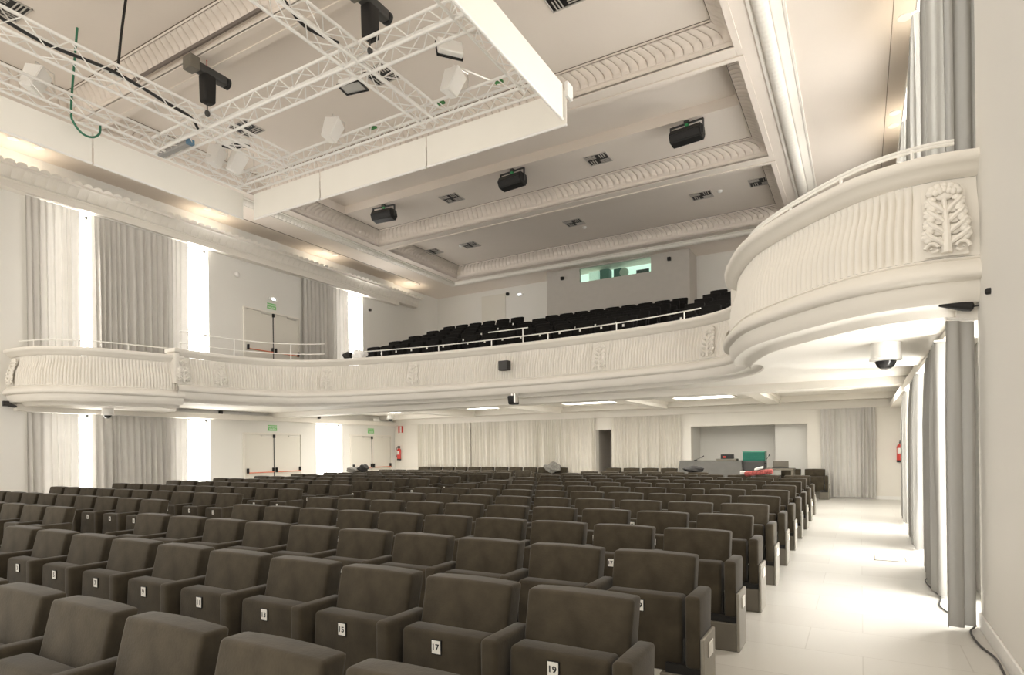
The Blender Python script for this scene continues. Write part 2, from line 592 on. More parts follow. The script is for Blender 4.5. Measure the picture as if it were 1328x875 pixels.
# border moulding with bead, leaf roll and hatched band
def border_run(mb, p0, p1, outw, m0, m1):
    p0, p1, outw = Vector(p0), Vector(p1), Vector(outw)
    d = (p1 - p0).normalized()
    L = (p1 - p0).length
    n = int(L / .028)
    rows = []
    prof = [(0, 8.50, 0), (.0, 8.475, 0), (.05, 8.47, 0), (.06, 8.485, 0), (.075, 8.485, 0)]
    prof += [(.20 - .12 * math.cos(a), 8.47 - .09 * math.sin(a), .022 * math.sin(a)) for a in [PI * k / 8 for k in range(9)]]
    prof += [(.325, 8.46, 0), (.345, 8.455, 0), (.36, 8.462, 0), (.49, 8.505, 0), (.50, 8.49, 0), (.535, 8.49, 0), (.54, 8.52, 0)]
    for (o, z, am) in prof:
        row = []
        for k in range(n + 1):
            s = -m0 * o + (L + (m0 + m1) * o) * k / n
            ph = (s / .14 + (o - .2) * 3.0) % 1
            w = abs(math.sin(PI * ph)) ** .6
            hat = 0
            if .36 < o < .49:
                hat = .004 * math.sin(2 * PI * (s / .05 + o * 20))
            row.append((*(p0 + d * s + outw * o), z + am * (1 - w) * 1.3 + hat))
        rows.append(row)
    mb.grid(rows)
for (p0, p1, ow, m0, m1) in (((-1.5, Y0), (-1.5, 20.82), (1, 0), 0, 1), ((-1.5, 20.82), (-14.6, 20.82), (0, 1), 1, 1), ((-14.6, 20.82), (-14.6, Y0), (-1, 0), 1, 0)):
    b = MB()
    border_run(b, p0, p1, ow, m0, m1)
    struct('trim_%d' % tn, b, PLASTER, SM)
    tn += 1

# dark strips painted as the shade of grooves in the side soffits
b = MB()
b.box(-16.05, -16.02, Y0, 20.2, ZS - .006, ZS + .01)
b.tube([(-16.035 - .28 * (1 - math.cos(a)), 20.2 + .25 * math.sin(a), ZS) for a in [PI / 2 * k / 6 for k in range(7)]], .011, 6)
b.box(-16.4, -16.3, 20.435, 20.46, ZS - .006, ZS + .01)
struct('trim_%d' % tn, b, GAPSHADE); tn += 1
b = MB()
b.box(.52, .535, Y0, 20.3, ZS - .006, ZS + .01)
struct('trim_%d' % tn, b, SLOTSHADE); tn += 1

# lobed cornice along the left wall (and its twin on the right)
def cornice(mb, xw, sgn, y0, y1, lobes_to, proj=.58):
    mb.box(min(xw, xw + sgn * .24), max(xw, xw + sgn * .24), y0, y1 - .9, 7.56, 7.70)
    n = int((lobes_to - y0) / .0125)
    prof = [(0, 7.70), (.25, 7.70), (.26, 7.735), (.245, 7.75), (.27, 7.775)]
    rows = []
    for (o, z) in prof:
        rows.append([(xw + sgn * o, y, z) for y in (y0, lobes_to)])
    mb.grid(rows)
    rows = []
    K = 9
    for j in range(K + 2):
        row = []
        for k in range(n + 1):
            y = y0 + (lobes_to - y0) * k / n
            ph = (y / .225) % 1
            lobe = math.sin(PI * ph) ** .45
            fine = abs(math.sin(PI * ph * 5)) * .006
            t = min(j, K) / K
            o = .27 + (proj - .27) * t ** 1.7 + (lobe - .7) * .075 * (.35 + t) + fine * (1 if 0 < t < .9 else 0)
            z = 7.78 + .30 * t ** .8 - (1 - lobe) * .06 * t
            if j == K + 1:
                o -= .06
                z = 8.055
            row.append((xw + sgn * o, y, z))
        rows.append(row)
    mb.grid(rows)
    mb.box(min(xw, xw + sgn * (proj - .07)), max(xw, xw + sgn * (proj - .07)), y0, lobes_to - .03, 7.98, 8.04)
    mb.box(min(xw, xw + sgn * .25), max(xw, xw + sgn * .25), lobes_to - .06, lobes_to - .02, 7.70, 8.03)
b = MB()
cornice(b, XL, 1, Y0, 20.6, 20.9)
struct('trim_%d' % tn, b, PLASTER, SM); tn += 1
b = MB()
b.box(.74, XR, 6.2, 20.5, 7.56, 7.72)
b.box(.80, XR, 6.2, 20.5, 7.72, 8.05)
struct('trim_%d' % tn, b, PLASTER); tn += 1
# lower pelmets
b = MB(); b.box(XL, XL + .19, 6.4, YB, 2.51, 2.665)
struct('trim_%d' % tn, b, PLASTER); tn += 1
b = MB(); b.box(.70, XR, 6.2, YB, 2.51, 2.665)
struct('trim_%d' % tn, b, PLASTER); tn += 1
# cornice and frieze on the back wall
b = MB()
b.box(XL, XR, YB - .12, YB, 2.55, 2.74)
b.box(XL, XR, YB - .16, YB, 2.74, 2.76)
struct('trim_%d' % tn, b, PLASTER); tn += 1
b = MB()
x = XL + .2
rows = [[], []]
while x < XR - .1:
    for q, d in ((0, 0), (.02, .02), (.06, .02), (.08, 0)):
        rows[0].append((x + q, YB - .05 - d, 2.76))
        rows[1].append((x + q, YB - .07 - d, 2.90))
    x += .1
b.grid(rows)
struct('trim_%d' % tn, b, CEILP); tn += 1
# baseboards
b = MB(); b.bevbox(XN - .018, XN, Y0, 6.2, 0, .13, .006, 1)
struct('baseboard_right', b, WHITE)
b = MB(); b.box(XL, XL + .018, Y0, 6.7, 0, .13); b.box(XL, XL + .018, 11.3, 12.3, 0, .13); b.box(XL, XL + .018, 14.8, 15.3, 0, .13)
struct('baseboard_left', b, WHITE)
b = MB(); b.box(-1.3, XR, YB - .015, YB, 0, .09)
struct('baseboard_back', b, WHITE)

# ------------------------------------------------------------------ balcony: paths, slabs, parapets
BUL = [(.86, 6.0), (.48, 5.95), (.05, 6.06), (-.32, 6.33), (-.78, 6.82), (-1.18, 7.39), (-1.48, 8.19), (-1.6, 8.72), (-1.64, 9.1)]
MAIN = [(-1.6, 8.95), (-1.6, 9.9), (-1.75, 10.9), (-2.1, 11.6), (-2.65, 12.02), (-3.3, 12.24), (-4.6, 12.52), (-6.2, 12.68), (-7.75, 12.72), (-9.3, 12.68),
        (-10.9, 12.48), (-12.2, 12.24), (-12.9, 12.02), (-13.55, 11.66), (-14.08, 10.9), (-14.34, 9.9), (-14.4, 8.75)]
path_main = resample(cr(MAIN), .00875)
path_bulR = resample(cr(BUL), .00875)
BULL = [(-16.92, 6.22), (-16.3, 6.22), (-15.55, 6.46), (-14.95, 7.12), (-14.65, 7.98), (-14.5, 8.66), (-14.46, 9.0)]
path_bulL = resample(cr(BULL), .00875)

def inner(pts, side, d):
    return [p - n * d for p, n in zip(pts, normals(pts, side))][::12]

def parapet(root, pts, side, dz, mat, pitch=.09, endcap=False, skip=()):
    """rim, fluted panel and lower cornice swept along the plan of the balcony"""
    ns = normals(pts, side)
    L = [0]
    for a, c in zip(pts, pts[1:]):
        L.append(L[-1] + (c - a).length)
    pitch = L[-1] / (len(pts) - 1) * 8
    def row(o, z):
        return [(*(p + n * o), z + dz) for p, n in zip(pts, ns)]
    rim = [(-.42, 3.86), (-.42, 3.90), (-.05, 3.90), (-.012, 3.885), (0, 3.855), (-.004, 3.825), (-.03, 3.80), (-.055, 3.79), (-.075, 3.76), (-.115, 3.73), (-.15, 3.715)]
    MB().grid([row(*q)[::5] for q in rim]).build('rim', mat, root, SM)
    # fluted bombe panel
    def po(z):
        t = (z - 3.06) / (3.715 - 3.06)
        return -.055 - .105 * (1 / (1 + math.exp(-(t - .62) * 9))) - .012 * (1 - t) * 0
    rows = []
    K = 16
    for j in range(K + 1):
        z = 3.715 - (3.715 - 3.05) * j / K
        r = []
        for p, n, s in zip(pts, ns, L):
            amp = .028 if 1 < j < K else (.013 if j in (1, K) else 0)
            if any(a <= s <= c for a, c in skip):
                amp = 0
            ph = (s / pitch) % 1
            f = abs(math.sin(PI * ph)) ** .7
            r.append((*(p + n * (po(z) - amp * (1 - f) * 1.2)), z + dz))
        rows.append(r)
    MB().grid(rows).build('fluted_panel', mat, root, SM)
    cor = [(-.07, 3.05), (-.045, 3.045), (-.035, 3.03), (-.05, 3.02), (-.01, 2.985), (.02, 2.95), (.034, 2.915), (.03, 2.885), (.012, 2.865), (-.03, 2.858),
           (-.05, 2.85), (-.055, 2.79), (-.075, 2.74), (-.095, 2.705), (-.11, 2.69), (-.25, 2.685), (-.27, 2.675), (-.30, 2.64), (-.33, 2.615)]
    MB().grid([row(*q)[::5] for q in cor]).build('cornice', mat, root, SM)
    return po

def acanthus(mb, place, po, w=.30, zt=3.70, zb=3.06):
    """relief leaf: flower head, paired lobes down a stem and two scrolls; place(s, o, z)"""
    H = zt - zb
    P = lambda s, d, z: place(s, po(z) + d, z)
    def blob(s, d, z, rs, rd, rz):
        bm = bmesh.new()
        bmesh.ops.create_uvsphere(bm, u_segments=10, v_segments=6, radius=1)
        for v in bm.verts:
            q = P(s + v.co.x * rs, d + v.co.y * rd, z + v.co.z * rz)
            v.co = Vector(q)
        mb.frombm(bm)
    # flower head
    for k in range(7):
        a = PI * (k / 6)
        blob(.095 * math.cos(a), .04, zt - .105 + .055 * math.sin(a), .032, .03, .034)
    blob(0, .03, zt - .125, .08, .03, .05)
    for k in range(5):
        blob(-.06 + .03 * k, .06, zt - .085 - .012 * abs(k - 2), .024, .02, .03)
    # backing and stem
    rows = [[P(s, .012, zt - .06 - (H - .06) * t) for s in (-w / 2, -w / 4, 0, w / 4, w / 2)] for t in [k / 8 for k in range(9)]]
    mb.grid(rows)
    mb.tube([P(0, .03, zt - .15 - (H - .17) * t) for t in [k / 6 for k in range(7)]], [.018, .02, .022, .026, .03, .034, .04], 8)
    for k in range(4):
        z = zt - .20 - k * (H - .27) / 4
        for sg in (-1, 1):
            ww = .085 + .012 * k
            mb.tube([P(sg * .01, .03, z - .08), P(sg * ww * .5, .045, z - .04), P(sg * ww, .05, z), P(sg * (ww + .03), .055, z + .035)], [.016, .02, .022, .008], 7)
            for q in range(4):
                a = -1.1 + q * .8
                blob(sg * (ww * .9 + .032 * math.cos(a)), .036, z + .038 * math.sin(a) + .005, .036, .022, .030)
            blob(sg * ww * .5, .022, z - .045, .055, .018, .045)
    for sg in (-1, 1):
        c = (sg * .095, zb + .055)
        mb.tube([P(c[0] + sg * r * math.cos(a), .045, c[1] + r * math.sin(a)) for a, r in [(k * .55, .055 - k * .0035) for k in range(14)]], [.016 - k * .0007 for k in range(14)], 6)

def put_acanthus(root, pts, side, dz, po, s_at, off=0, w=.3):
    ns = normals(pts, side)
    L = 0
    i = 0
    for i in range(1, len(pts)):
        L += (pts[i] - pts[i - 1]).length
        if L >= s_at:
            break
    p, n = pts[i], ns[i]
    t = Vector((-n.y, n.x))
    mb = MB()
    acanthus(mb, lambda s, o, z: (*(p + t * s + n * (o + off)), z + dz), po, w)
    return mb.build('acanthus_bracket', PLASTER, root, SM)

def arc_of(pts, x):
    L, best = 0, (1e9, 0)
    for i in range(1, len(pts)):
        L += (pts[i] - pts[i - 1]).length
        best = min(best, (abs(pts[i].x - x), L))
    return best[1]
def plen(pts):
    return sum((c - a).length for a, c in zip(pts, pts[1:]))

DZM, DZR, DZL = .155, -.045, 0.0
root = thing('balcony_parapet', 'long white fluted plaster front of the rear balcony, bowed across the hall', 'parapet', (0, 0, 0))
Lm = plen(path_main)
brs = [arc_of(path_main, -2.55), arc_of(path_main, -5.0), arc_of(path_main, -10.25), arc_of(path_main, -12.85), Lm - 1.15, Lm - .2]
po = parapet(root, path_main, 1, DZM, PLASTER, skip=[(s - .17, s + .17) for s in brs])
for s in brs:
    put_acanthus(root, path_main, 1, DZM, po, s, .0)
# closing end blocks of the main front
for pts in (path_main[-1], path_main[0]):
    sg = 1 if pts.x < -8 else -1
    mb = MB()
    mb.bevbox(*sorted((pts.x + sg * .0 - sg * .42, pts.x - sg * .04)), pts.y - .02, pts.y + .1, 3.05 + DZM, 3.80 + DZM, .02)
    mb.bevbox(*sorted((pts.x + sg * .02 - sg * .45, pts.x + sg * .02)), pts.y - .06, pts.y + .1, 3.80 + DZM, 3.905 + DZM, .03)
    mb.build('end_block', PLASTER, root, SM)
rootR = thing('balcony_parapet', 'rounded white fluted front of the side balcony near the right wall', 'parapet', (0, 0, 0))
parapet(rootR, path_bulR, 1, DZR, PLASTER, skip=[(0, .44)])
put_acanthus(rootR, path_bulR, 1, DZR, po, .24, .012)
rootL = thing('balcony_parapet', 'rounded white fluted front of the side balcony on the left wall', 'parapet', (0, 0, 0))
parapet(rootL, path_bulL, -1, DZL, PLASTER, skip=[(0, .5)])
put_acanthus(rootL, path_bulL, -1, DZL, po, .33, .012)

# slabs
im = inner(path_main, 1, .31)
poly = [tuple(p) for p in im] + [(XL, 8.75), (XL, 13.4), (XR, 13.4), (XR, 8.95)]
b = MB(); b.poly(poly, 2.775, 2.84)
struct('ceiling_gallery', b, PLASTER)
b = MB(); b.poly([tuple(p) for p in inner(path_main, 1, .36)] + [(XL, 8.75), (XL, 13.6), (XR, 13.6), (XR, 8.95)], 3.3, 3.4)
struct('floor_gallery', b, BASEM)
ir = inner(path_bulR, 1, .32)
b = MB(); b.poly([tuple(p) for p in ir[:-3]] + [(-1.2, 8.45), (-1.05, 8.96), (-.6, 9.45), (-.14, 9.7), (.4, 9.85), (XR, 9.9), (XR, 6.2), (.84, 6.2)], 2.575, 2.80)
struct('ceiling_right_balcony', b, PLASTER)
il = inner(path_bulL, -1, .32)
b = MB(); b.poly([tuple(p) for p in il[:-3]] + [(-14.9, 8.6), (-15.1, 9.0), (-15.5, 9.4), (-16.0, 9.65), (XL, 9.8)], 2.615, 2.80)
struct('ceiling_left_balcony', b, PLASTER)
b = MB(); b.poly([tuple(p) for p in inner(path_bulR, 1, .36)] + [(XR, 9.1), (XR, 6.22), (.84, 6.22)], 3.2, 3.3)
struct('floor_right_balcony', b, BASEM)
b = MB(); b.poly([tuple(p) for p in inner(path_bulL, -1, .36)] + [(XL, 9.0)], 3.2, 3.3)
struct('floor_left_balcony', b, BASEM)
# beam and coffered ceiling under the balcony
b = MB()
b.box(XL, XR, 13.35, 13.95, 2.63, 3.0)
for x in (-2.15, -5.35, -8.95, -12.5):
    b.box(x - .17, x + .17, 13.9, 18.75, 2.70, 3.0)
    b.box(x - .21, x + .21, 13.9, 18.75, 2.80, 3.0)
b.box(XL, XR, 18.7, 18.95, 2.74, 3.0)
struct('ceiling_lower_beams', b, PLASTER)
b = MB(); b.box(XL - .2, XR + .2, 13.4, YB + .2, 2.9, 3.0)
struct('ceiling_lower', b, PLASTER)
PANELS = [(-4.55, -3.0, 14.6, 17.75), (-7.95, -6.35, 14.6, 17.5), (-11.5, -9.9, 14.6, 17.4), (-15.0, -13.5, 14.6, 17.3)]
ords = ['rectangular recessed light panel in front of the wall niche', 'rectangular recessed light panel in front of the dark doorway',
        'rectangular recessed light panel over the middle of the left seats', 'rectangular recessed light panel nearest the left wall']
for (x0, x1, y0, y1), lab in zip(PANELS, ords):
    t = thing('ceiling_light', lab + ' under the balcony', 'ceiling light', ((x0 + x1) / 2, (y0 + y1) / 2, 2.9), 0, 'light panels under the balcony')
    hx, hy = (x1 - x0) / 2, (y1 - y0) / 2
    fr = MB()
    for q in ((-hx - .05, hx + .05, -hy - .05, -hy), (-hx - .05, hx + .05, hy, hy + .05), (-hx - .05, -hx, -hy, hy), (hx, hx + .05, -hy, hy)):
        fr.box(*q, -.03, .0)
    fr.build('frame', PLASTER, t)
    MB().box(-hx, hx, -hy, hy, -.015, 0).build('diffuser', PANELG, t)
t = thing('ceiling_light', 'large oval recessed light panel near the right wall under the balcony', 'ceiling light', (-.42, 15.5, 2.9), 0, None)
el = [(1.16 * math.cos(a), 1.5 * math.sin(a)) for a in [2 * PI * k / 40 for k in range(40)]]
MB().poly(el, -.015, 0).build('diffuser', PANELG, t)
MB().tube([(p[0] * 1.02, p[1] * 1.02, -.012) for p in el + el[:1]], .02, 6).build('frame', PLASTER, t)

# seating steps of the balcony
b = MB()
for i in range(6):
    b.box(-13.6, -9.85, 13.6 + i, 14.6 + i + (2.4 if i == 5 else 0), 3.0, 3.86 + .33 * min(i, 4))
    b.box(-9.85, -4.2, 13.6 + i, 14.6 + i + (2.4 if i == 5 else 0), 3.0, 3.86 + .295 * i)
    b.box(-4.2, XR, 13.6 + i, 14.6 + i + (2.4 if i == 5 else 0), 3.0, 3.86 + .33 * min(i, 4))
    b.box(XL, -13.6, 13.6 + i, 14.6 + i + (2.4 if i == 5 else 0), 3.0, 3.75 + .30 * i)
struct('floor_balcony', b, BASEM)

# hand rails
def rail(pts2, z, dzs, label, group, post_every=1.1, posts_from=0):
    t = thing('handrail', label, 'handrail', (pts2[0].x, pts2[0].y, 0), 0, group)
    o = pts2[0]
    q = [(p.x - o.x, p.y - o.y) for p in pts2]
    for dz in dzs:
        MB().tube([(a, c, z + dz) for a, c in q], .014, 8).build('bar', RAIL, t, SM)
    L, nxt = 0, posts_from
    for i in range(1, len(q)):
        L += math.hypot(q[i][0] - q[i - 1][0], q[i][1] - q[i - 1][1])
        if L >= nxt:
            MB().tube([(*q[i], z - .03), (*q[i], z + max(dzs))], .013, 8).build('post', RAIL, t, SM)
            nxt += post_every
    return t
def offs(pts, side, d):
    return [p + n * d for p, n in zip(pts, normals(pts, side))]
om = offs(path_main, 1, -.14)
iR = [i for i, p in enumerate(path_main) if p.x < -2.75][0]
iL = [i for i, p in enumerate(path_main) if p.x < -12.6][0]
rail(om[iR:iL][::20], 3.9 + DZM, (.17,), 'low white handrail along the middle of the rear balcony front', None, 1.65, .3)
rail(om[iL + 40:][::20], 3.9 + DZM, (.17, .45), 'two-bar white handrail on the curved corner of the balcony by the upper exit door', None, 1.6, .8)
mid = [p for p in om if -8.15 < p.x < -6.9][::16]
rail(mid, 3.9 + DZM, (.36,), 'short higher white guard rail at the balcony aisle beside the dark seats', None, 1.2, .02)
rail(offs(path_bulR, 1, -.17)[16:][::20], 3.88 + DZR, (.13, .155), 'curved white handrail on the right side balcony', None, .62, .25)
rail(offs(path_bulL, -1, -.17)[50:][::20], 3.9 + DZL, (.16,), 'thin curved white handrail on the left side balcony', None, 1.0, .4)

# ------------------------------------------------------------------ downlights
def downlight(x, y, label, group):
    t = thing('downlight', label, 'downlight', (x, y, ZS), 0, group)
    MB().lathe([(.085, -.012), (.105, -.012), (.105, 0), (.085, 0)], (0, 0, 0), 20).build('trim_ring', WHITE, t)
    MB().lathe([(.0, -.006), (.084, -.006), (.084, -.002), (0, -.002)], (0, 0, 0), 20).build('lamp', WARMSPOT, t)
    l = bpy.data.lights.new('downlight_lamp', 'SPOT')
    l.energy = DOWNLIGHT
    l.color = (1, .92, .80)
    l.spot_size = math.radians(128)
    l.spot_blend = .8
    l.shadow_soft_size = .08
    lo = bpy.data.objects.new('downlight_lamp', l)
    COL.objects.link(lo)
    lo.parent = t
    lo.location = (0, 0, -.03)
nearw = ['behind the white banner', 'just beyond the banner corner', 'above the left upper door', 'above the rear corner of the balcony']
for k, (ya, yb) in enumerate(((1.6, 2.1), (6.2, 6.7), (10.83, 11.35), (15.23, 15.72), (19.84, 20.38))):
    for q, y in enumerate((ya, yb)):
        downlight(-16.24, y, '%s downlight of the %s pair over the left wall from the rear' % (('nearer', 'farther')[q], ['fifth', 'fourth', 'third', 'second', 'first'][k]), 'left soffit downlights')
for k, (ya, yb) in enumerate(((2.0, 2.5), (6.4, 6.9), (11.3, 11.9), (15.2, 15.8), (19.8, 20.4))):
    for q, y in enumerate((ya, yb)):
        downlight(.70, y, '%s downlight of the %s pair over the right wall from the rear' % (('nearer', 'farther')[q], ['fifth', 'fourth', 'third', 'second', 'first'][k]), 'right soffit downlights')

# ------------------------------------------------------------------ curtains
def curtain(x0, y0, x1, y1, z0, z1, mat, pitch=.16, amp=.05, seed=0, bunch=None, name_label='', cat='curtain', group=None, via=None):
    """hanging cloth with uneven folds between two plan points"""
    rnd = random.Random(seed)
    pl = [Vector((x0, y0))] + ([Vector(via)] if via else []) + [Vector((x1, y1))]
    seg = [(q - p).length for p, q in zip(pl, pl[1:])]
    L = sum(seg)
    def at(u):
        for p, q, l in zip(pl, pl[1:], seg):
            if u <= l or q is pl[-1]:
                d = (q - p) / l
                return p + d * u, d, Vector((-d.y, d.x))
            u -= l
    nf = max(2, round(L / pitch))
    bounds = [0]
    for k in range(nf):
        bounds.append(bounds[-1] + .6 + rnd.random() * .9)
    bounds = [q / bounds[-1] * L for q in bounds]
    amps = [amp * (.55 + rnd.random() * .8) for _ in range(nf)]
    sway = [rnd.uniform(-.03, .03) for _ in range(nf + 1)]
    cols = []
    for k in range(nf):
        for q in range(8):
            t = q / 8
            cols.append((bounds[k] + (bounds[k + 1] - bounds[k]) * t, k, t))
    cols.append((L, nf - 1, 1.0))
    rows = []
    Z = [0, .012, .05, .15, .3, .5, .7, .85, 1]
    for zt in Z:
        r = []
        for (s, k, t) in cols:
            depth = .35 + .65 * min(1, zt * 4)
            sw = (sway[k] * (1 - t) + sway[k + 1] * t) * zt * 1.2
            off = amps[k] * math.sin(2 * PI * t) * depth
            base, d, n = at(max(0, min(L, s + sw)))
            r.append((*(base + n * off), z1 + (z0 - z1) * zt))
        rows.append(r)
    t = thing('curtain', name_label, cat, ((x0 + x1) / 2, (y0 + y1) / 2, z0), 0, group)
    mb = MB()
    ox, oy = (x0 + x1) / 2, (y0 + y1) / 2
    mb.grid([[(p[0] - ox, p[1] - oy, p[2] - z0) for p in r] for r in rows])
    mb.build('drape', mat, t, math.radians(80))
    hd = MB()
    hd.tube([(p.x - ox, p.y - oy, z1 - z0 + .015) for p in pl], .012, 6)
    hd.build('curtain_track', WHITE, t)
    return t

xc = XL + .11
curtain(xc, 6.62, xc, 7.7, .03, 2.49, CURT, .15, .05, 1, name_label='bunched grey curtain at the first window of the left wall, under the balcony')
curtain(xc, 8.08, xc, 10.5, .03, 2.49, CURT, .15, .045, 2, name_label='wide grey curtain under the left side balcony')
xc = XL + .15
curtain(xc, 6.62, xc, 7.75, 3.42, 7.53, CURT, .15, .05, 3, name_label='bunched grey curtain at the tall window nearest the left edge, above the side balcony')
curtain(xc, 8.08, xc, 10.55, 3.42, 7.53, CURT, .15, .045, 4, name_label='wide tall grey curtain above the left side balcony')
curtain(xc, 14.72, xc, 16.85, 3.42, 7.53, CURT, .16, .045, 5, name_label='tall grey curtain beside the upper exit door')
# right wall, both levels
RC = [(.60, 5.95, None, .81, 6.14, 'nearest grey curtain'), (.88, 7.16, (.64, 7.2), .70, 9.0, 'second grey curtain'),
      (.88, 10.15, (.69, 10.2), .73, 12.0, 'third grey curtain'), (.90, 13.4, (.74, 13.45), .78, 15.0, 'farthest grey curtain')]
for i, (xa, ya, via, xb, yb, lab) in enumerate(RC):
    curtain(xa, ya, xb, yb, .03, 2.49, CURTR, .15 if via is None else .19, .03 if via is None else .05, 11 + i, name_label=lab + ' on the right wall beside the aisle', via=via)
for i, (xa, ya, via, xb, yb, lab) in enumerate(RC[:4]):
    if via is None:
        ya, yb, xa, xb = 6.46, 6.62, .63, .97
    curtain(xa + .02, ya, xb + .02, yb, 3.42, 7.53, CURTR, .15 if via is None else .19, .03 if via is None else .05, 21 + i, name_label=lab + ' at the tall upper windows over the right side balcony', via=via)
# back wall
yb_ = YB - .1
curtain(-15.62, yb_, -13.05, yb_, .03, 2.54, CURTP, .12, .035, 31, name_label='pale curtain at the left end of the back wall')
curtain(-13.0, yb_, DOOR[0], yb_, .03, 2.54, CURTP, .12, .035, 32, name_label='wide pale curtain left of the dark doorway')
curtain(DOOR[1] + .02, yb_, -4.98, yb_, .03, 2.54, CURTP, .12, .035, 33, name_label='pale curtain between the dark doorway and the niche')
curtain(-.99, yb_, .36, yb_, .05, 2.54, CURTB, .11, .04, 34, name_label='grey curtain on the back wall at the end of the right aisle')

# ------------------------------------------------------------------ doors with push bars
def door(k, y0, y1, z0, z1, pull=.9):
    t = bpy.data.objects.new('door_%d' % k, None)
    COL.objects.link(t)
    t.location = (XL, (y0 + y1) / 2, z0)
    t['kind'] = 'structure'
    H, w = z1 - z0, (y1 - y0) / 2
    fr = MB()
    for q in ((-w - .05, -w, 0, H), (w, w + .05, 0, H), (-w - .05, w + .05, H, H + .05)):
        fr.box(0, .04, *q)
    parts = [fr.build('door_frame', PLASTER, t)]
    for sg in (-1, 1):
        a, c = (-w + .012, -.006) if sg < 0 else (.006, w - .012)
        lf = MB().bevbox(0, .028, a, c, .01, H - .012, .004, 1).build('door_leaf', DOORP, t)
        bar = MB().tube([(.10, a + .10, pull - .06), (.10, c - .06, pull - .06)], .017, 8).build('push_bar', REDBAR, lf)
        for yy in (a + .07, c - .045):
            MB().bevbox(.02, .115, yy - .022, yy + .022, pull - .08, pull + .08, .01, 1).build('bar_housing', BLACK, lf)
        MB().bevbox(.0, .06, (a + c) / 2 + .05, (a + c) / 2 + .42, H - .07, H - .02, .01, 1).build('door_closer', STEEL, lf)
    MB().box(.028, .045, -.012, .012, .02, H - .01).build('vertical_rod', DARK, t)
    MB().bevbox(.02, .08, -.035, .035, H - .12, H - .005, .008, 1).build('latch_case', BLACK, t)
    for o in [t] + list(t.children_recursive):
        o['kind'] = 'structure'
door(1, 12.42, 14.62, 0, 2.08)
door(2, 17.05, 19.28, 0, 2.08)
door(3, 12.48, 14.60, 3.95, 6.08)

def exit_sign(y, z, label, lamp=False):
    t = thing('exit_sign', label, 'exit sign', (XL + .004, y, z), 0, None)
    mb = MB()
    mb.box(0, .012, -.17, .17, -.095, .095, GREEN)
    add_text(mb, 'EMERGENCIA', .05, lambda a, c: (.0135, a, c + .038), PLATEW, .88)
    add_text(mb, 'SALIDA', .058, lambda a, c: (.0135, a, c - .042), PLATEW, 1.0)
    mb.build('sign_plate', GREEN, t)
exit_sign(13.49, 2.29, 'green exit sign above the nearer double door on the left wall')
exit_sign(18.15, 2.29, 'green exit sign above the double door in the rear left corner')
exit_sign(13.51, 6.32, 'green exit sign above the upper balcony door')
def emergency_lamp(x, y, z, label, axis='x', led=True):
    t = thing('emergency_light', label, 'emergency light', (x, y, z))
    s = (.0, .07, -.17, .17, -.05, .05) if axis == 'x' else (-.17, .17, -.07, 0, -.05, .05)
    MB().bevbox(*s, .012, 2).build('housing', WHITE, t)
    if led:
        q = (.06, .076, -.06, .05, -.03, .03) if axis == 'x' else (-.06, .06, -.076, -.06, -.03, .03)
        MB().bevbox(*q, .006, 1).build('lamp', LED, t)
emergency_lamp(XL, 13.55, 6.56, 'lit emergency light above the upper exit sign')
emergency_lamp(XL + .2, 13.6, 2.70, 'white emergency light on the pelmet above the nearer left door', led=False)
emergency_lamp(XL + .2, 18.2, 2.72, 'white emergency light on the pelmet above the rear left door', led=False)
emergency_lamp(-12.6, YU, 8.12, 'lit emergency light high on the upper rear wall', axis='y')

# flush door in the upper rear wall
b = MB(); b.bevbox(-14.55, -13.32, YU - .04, YU, 5.6, 8.28, .008, 1)
o = struct('door_4', b, DOORP)
MB().bevbox(.0, .08, -.03, 0, 0, .05, .008, 1).build('door_handle', STEEL, o).location = (-13.45, YU - .04, 6.55)

# ------------------------------------------------------------------ lighting truss, banners and what hangs there
def truss(p0, p1, label, s=.29, group='white lighting truss'):
    """box truss between two axis points (centre line)"""
    a, c = Vector(p0), Vector(p1)
    L = (c - a).length
    d = (c - a) / L
    n = Vector((-d.y, d.x, 0))
    u = Vector((0, 0, 1))
    t = thing('lighting_truss', label, 'truss', tuple(a), 0, group)
    q = [n * (sx * s / 2) + u * (sz * s / 2) for sx, sz in ((-1, -1), (1, -1), (1, 1), (-1, 1))]
    for o in q:
        MB().tube([o, o + d * L], .024, 8).build('chord', TRUSSM, t, SM)
    br = MB()
    N = max(2, round(L / .30))
    for i in range(N):
        s0, s1 = d * (L * i / N), d * (L * (i + 1) / N)
        for f in range(4):
            A, B = q[f], q[(f + 1) % 4]
            if i % 2:
                A, B = B, A
            br.tube([A + s0, B + s1], .009, 5, cap=False)
    br.build('bracing', TRUSSM, t, SM)
    return t
ZT = 7.48
TXL, TXR, TYB, TYF = -11.9, -4.55, 8.76, 1.6
truss((TXL + .16, TYF, ZT), (TXL + .16, TYB, ZT), 'white truss along the left side of the ceiling rig, behind the long banner')
truss((TXL, TYB, ZT), (TXR, TYB, ZT), 'white truss along the far side of the ceiling rig')
truss((TXR - .02, TYF, ZT), (TXR - .02, TYB, ZT), 'white truss along the right side of the ceiling rig beside the bright banner')
truss((-10.25, TYF, ZT), (-10.25, TYB, ZT), 'inner truss of the ceiling rig with black cables in it')
truss((-6.62, TYF, ZT), (-6.62, TYB, ZT), 'inner truss of the ceiling rig that crosses below the second hoist')
truss((TXL, 6.92, ZT), (TXR, 6.92, ZT), 'crosswise truss through the middle of the ceiling rig')
